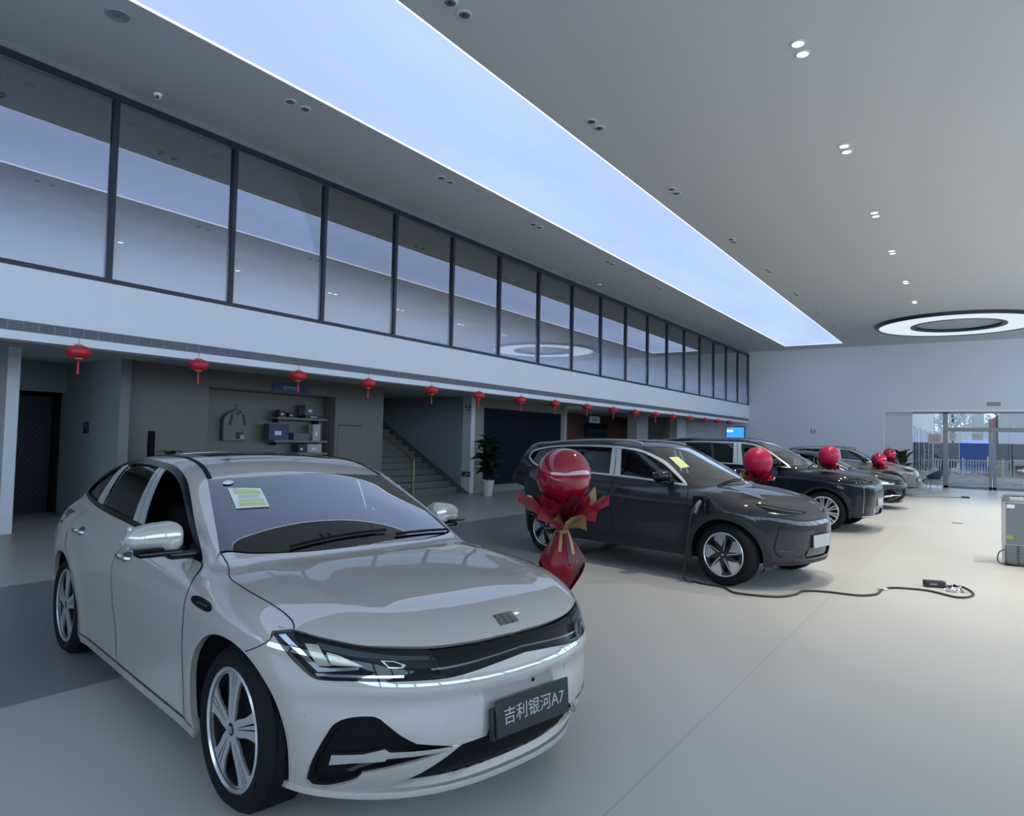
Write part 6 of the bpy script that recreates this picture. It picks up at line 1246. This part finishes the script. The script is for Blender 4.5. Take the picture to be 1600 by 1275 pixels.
# direction sign, post, kiosk and red roof
t = empty('direction_sign', (2.05, 53.2, -.05), 0, 'brown street sign with a white arrow', 'street sign'); b = MB(); b.box(-.32, -.02, .15, .6, .02, .72, .01); b.build('board', mat('sign_brown', (.10, .03, .03), .5), t); b = MB(); b.prism([(-.2, .40), (.05, .40), (.05, .30), (.24, .44), (.05, .58), (.05, .48), (-.2, .48)], -.024, -.02, 'y'); b.build('arrow', signw, t)
for x in (-.25, .5): b = MB(); b.box(x-.02, .02, 0, x+.02, .05, .7); b.build('leg', inkd, t)
t = empty('street_post', (1.62, 53.6, -.05), 0, 'thin black post beside the brown street sign', 'post'); b = MB(); b.tube([(0, 0, 0), (0, 0, 2.1)], .05, 8); b.build('shaft', blackm, t); b = MB(); b.lathe([(0, 2.1), (.07, 2.1), (.05, 2.2), (0, 2.22)], 10); b.build('cap', blackm, t)
t = empty('low_wall_planter', (3.0, 55.5, -.05), 0, 'pale low wall behind the brown street sign', 'low wall'); b = MB(); b.box(-1.4, 0, 0, 2.5, .3, .95, .02); b.build('wall_block', mat('pale_stone', (.33, .32, .30), .7, noise=.1), t); b = MB(); b.box(-1.45, -.04, .95, 2.55, .34, 1.05, .02); b.build('coping', mat('coping_stone', (.42, .41, .39), .7), t)
t = empty('street_house', (2.2, 75, -.05), 0, 'small house with a red brown roof at the right edge', 'house'); b = MB(); b.box(-2.0, 0, 0, 4, 5, 3.6); b.build('walls', mat('house_wall', (.22, .21, .2), .8), t); b = MB(); b.prism([(-2.5, 3.5), (4.5, 3.5), (3.2, 4.9), (-.8, 4.9)], -.3, 5.3, 'y'); b.build('roof', mat('roof_red', (.11, .045, .035), .7, noise=.2, nscale=5), t)
for k in range(3): b = MB(); b.box(-1.4+k*1.5, -.04, 1.2, -.5+k*1.5, 0, 2.5); b.build('window', mat('grey_glass', (.06, .07, .08), .2), t)
# pale column outside, right of the door
t = empty('porch_column', (-.05, YD+1.6, -.05), 0, 'pale square porch column above the entrance door', 'column'); b = MB(); b.box(-.16, -.16, 2.62, .16, .16, 4.2); b.build('shaft', mat('porch_pale', (.34, .35, .34), .6), t); b = MB(); b.box(-4, -.3, 4.2, 8, .3, 4.5); b.build('beam', mat('porch_pale', (.34, .35, .34), .6), t)
# bare winter trees
bark = mat('bark', (.075, .062, .055), .9)
def tree(loc, H, label, seed, n=5, tw=True):
    q = np.random.default_rng(seed); t = empty('bare_tree', loc, 0, label, 'tree', 'bare trees across the street'); b = MB(); tops = []
    b.tube([(0, 0, 0), (.05, .03, H*.2), (0, .05, H*.4)], [.16, .13, .10], 8); b.build('trunk', bark, t)
    b = MB()
    def grow(p, d, L, r, k):
        e = p+d*L; m = p+d*L*.5+Vector(q.normal(0, .04*L, 3)); b.tube([p, m, e], [r, r*.8, r*.6], 5 if k > 1 else 4, False)
        if k == 0: return
        for _ in range(3 if k > 2 else 4):
            dd = (d+Vector(q.normal(0, .55, 3))+Vector((0, 0, .12))).normalized(); grow(p+(e-p)*q.uniform(.45, 1), dd, L*q.uniform(.55, .8), r*.55, k-1)
    for i in range(n): a = 2*PI*i/n; grow(Vector((0, .05, H*.38)), Vector((math.cos(a)*.6, math.sin(a)*.6, 1)).normalized(), H*.24, .07, 4)
    o = b.build('branches', bark, t, fix=False); o['kind'] = 'stuff'; return t
tree((-2.2, 66, -.05), 6.5, 'bare winter tree seen above the door left of the column', 1, 9); tree((-.3, 82, -.05), 6.5, 'bare winter tree seen through the middle pane above the door', 2, 9); tree((1.9, 70, -.05), 6.2, 'bare winter tree seen right of the pale porch column', 3, 7); tree((5.6, 84, -.05), 6.8, 'bare winter tree beyond the low wall at the right edge', 4, 6)

# distant belt of winter trees: one uncountable mass of twigs and crowns
b = MB(); q = np.random.default_rng(21)
for k in range(60):
    x = -16+k*.34+q.uniform(-.3, .3); hh = q.uniform(4.2, 6.6)*(1 if x < 1.5 else .75); y = 98+q.uniform(-3, 3); b.tube([(x, y, 0), (x+.1, y, hh*.5), (x, y, hh*.9)], [.12, .08, .03], 5)
    for _ in range(46):
        a, u = q.uniform(0, 2*PI), q.uniform(.25, .95); p = Vector((x, y, hh*u)); L = (1.05-u)*q.uniform(.8, 2.0); e = p+Vector((math.cos(a)*L, math.sin(a)*L, L*q.uniform(.3, 1.1))); b.tube([p, (p+e)/2+Vector((0, 0, .08)), e], [.045, .035, .02], 3, False)
o = b.build('distant_trees', mat('twig_brown', (.085, .07, .062), .9), None, fix=False); tag(o, 'brown belt of bare trees far beyond the street', 'trees', None, 'stuff'); o.location = (0, 0, -.05)
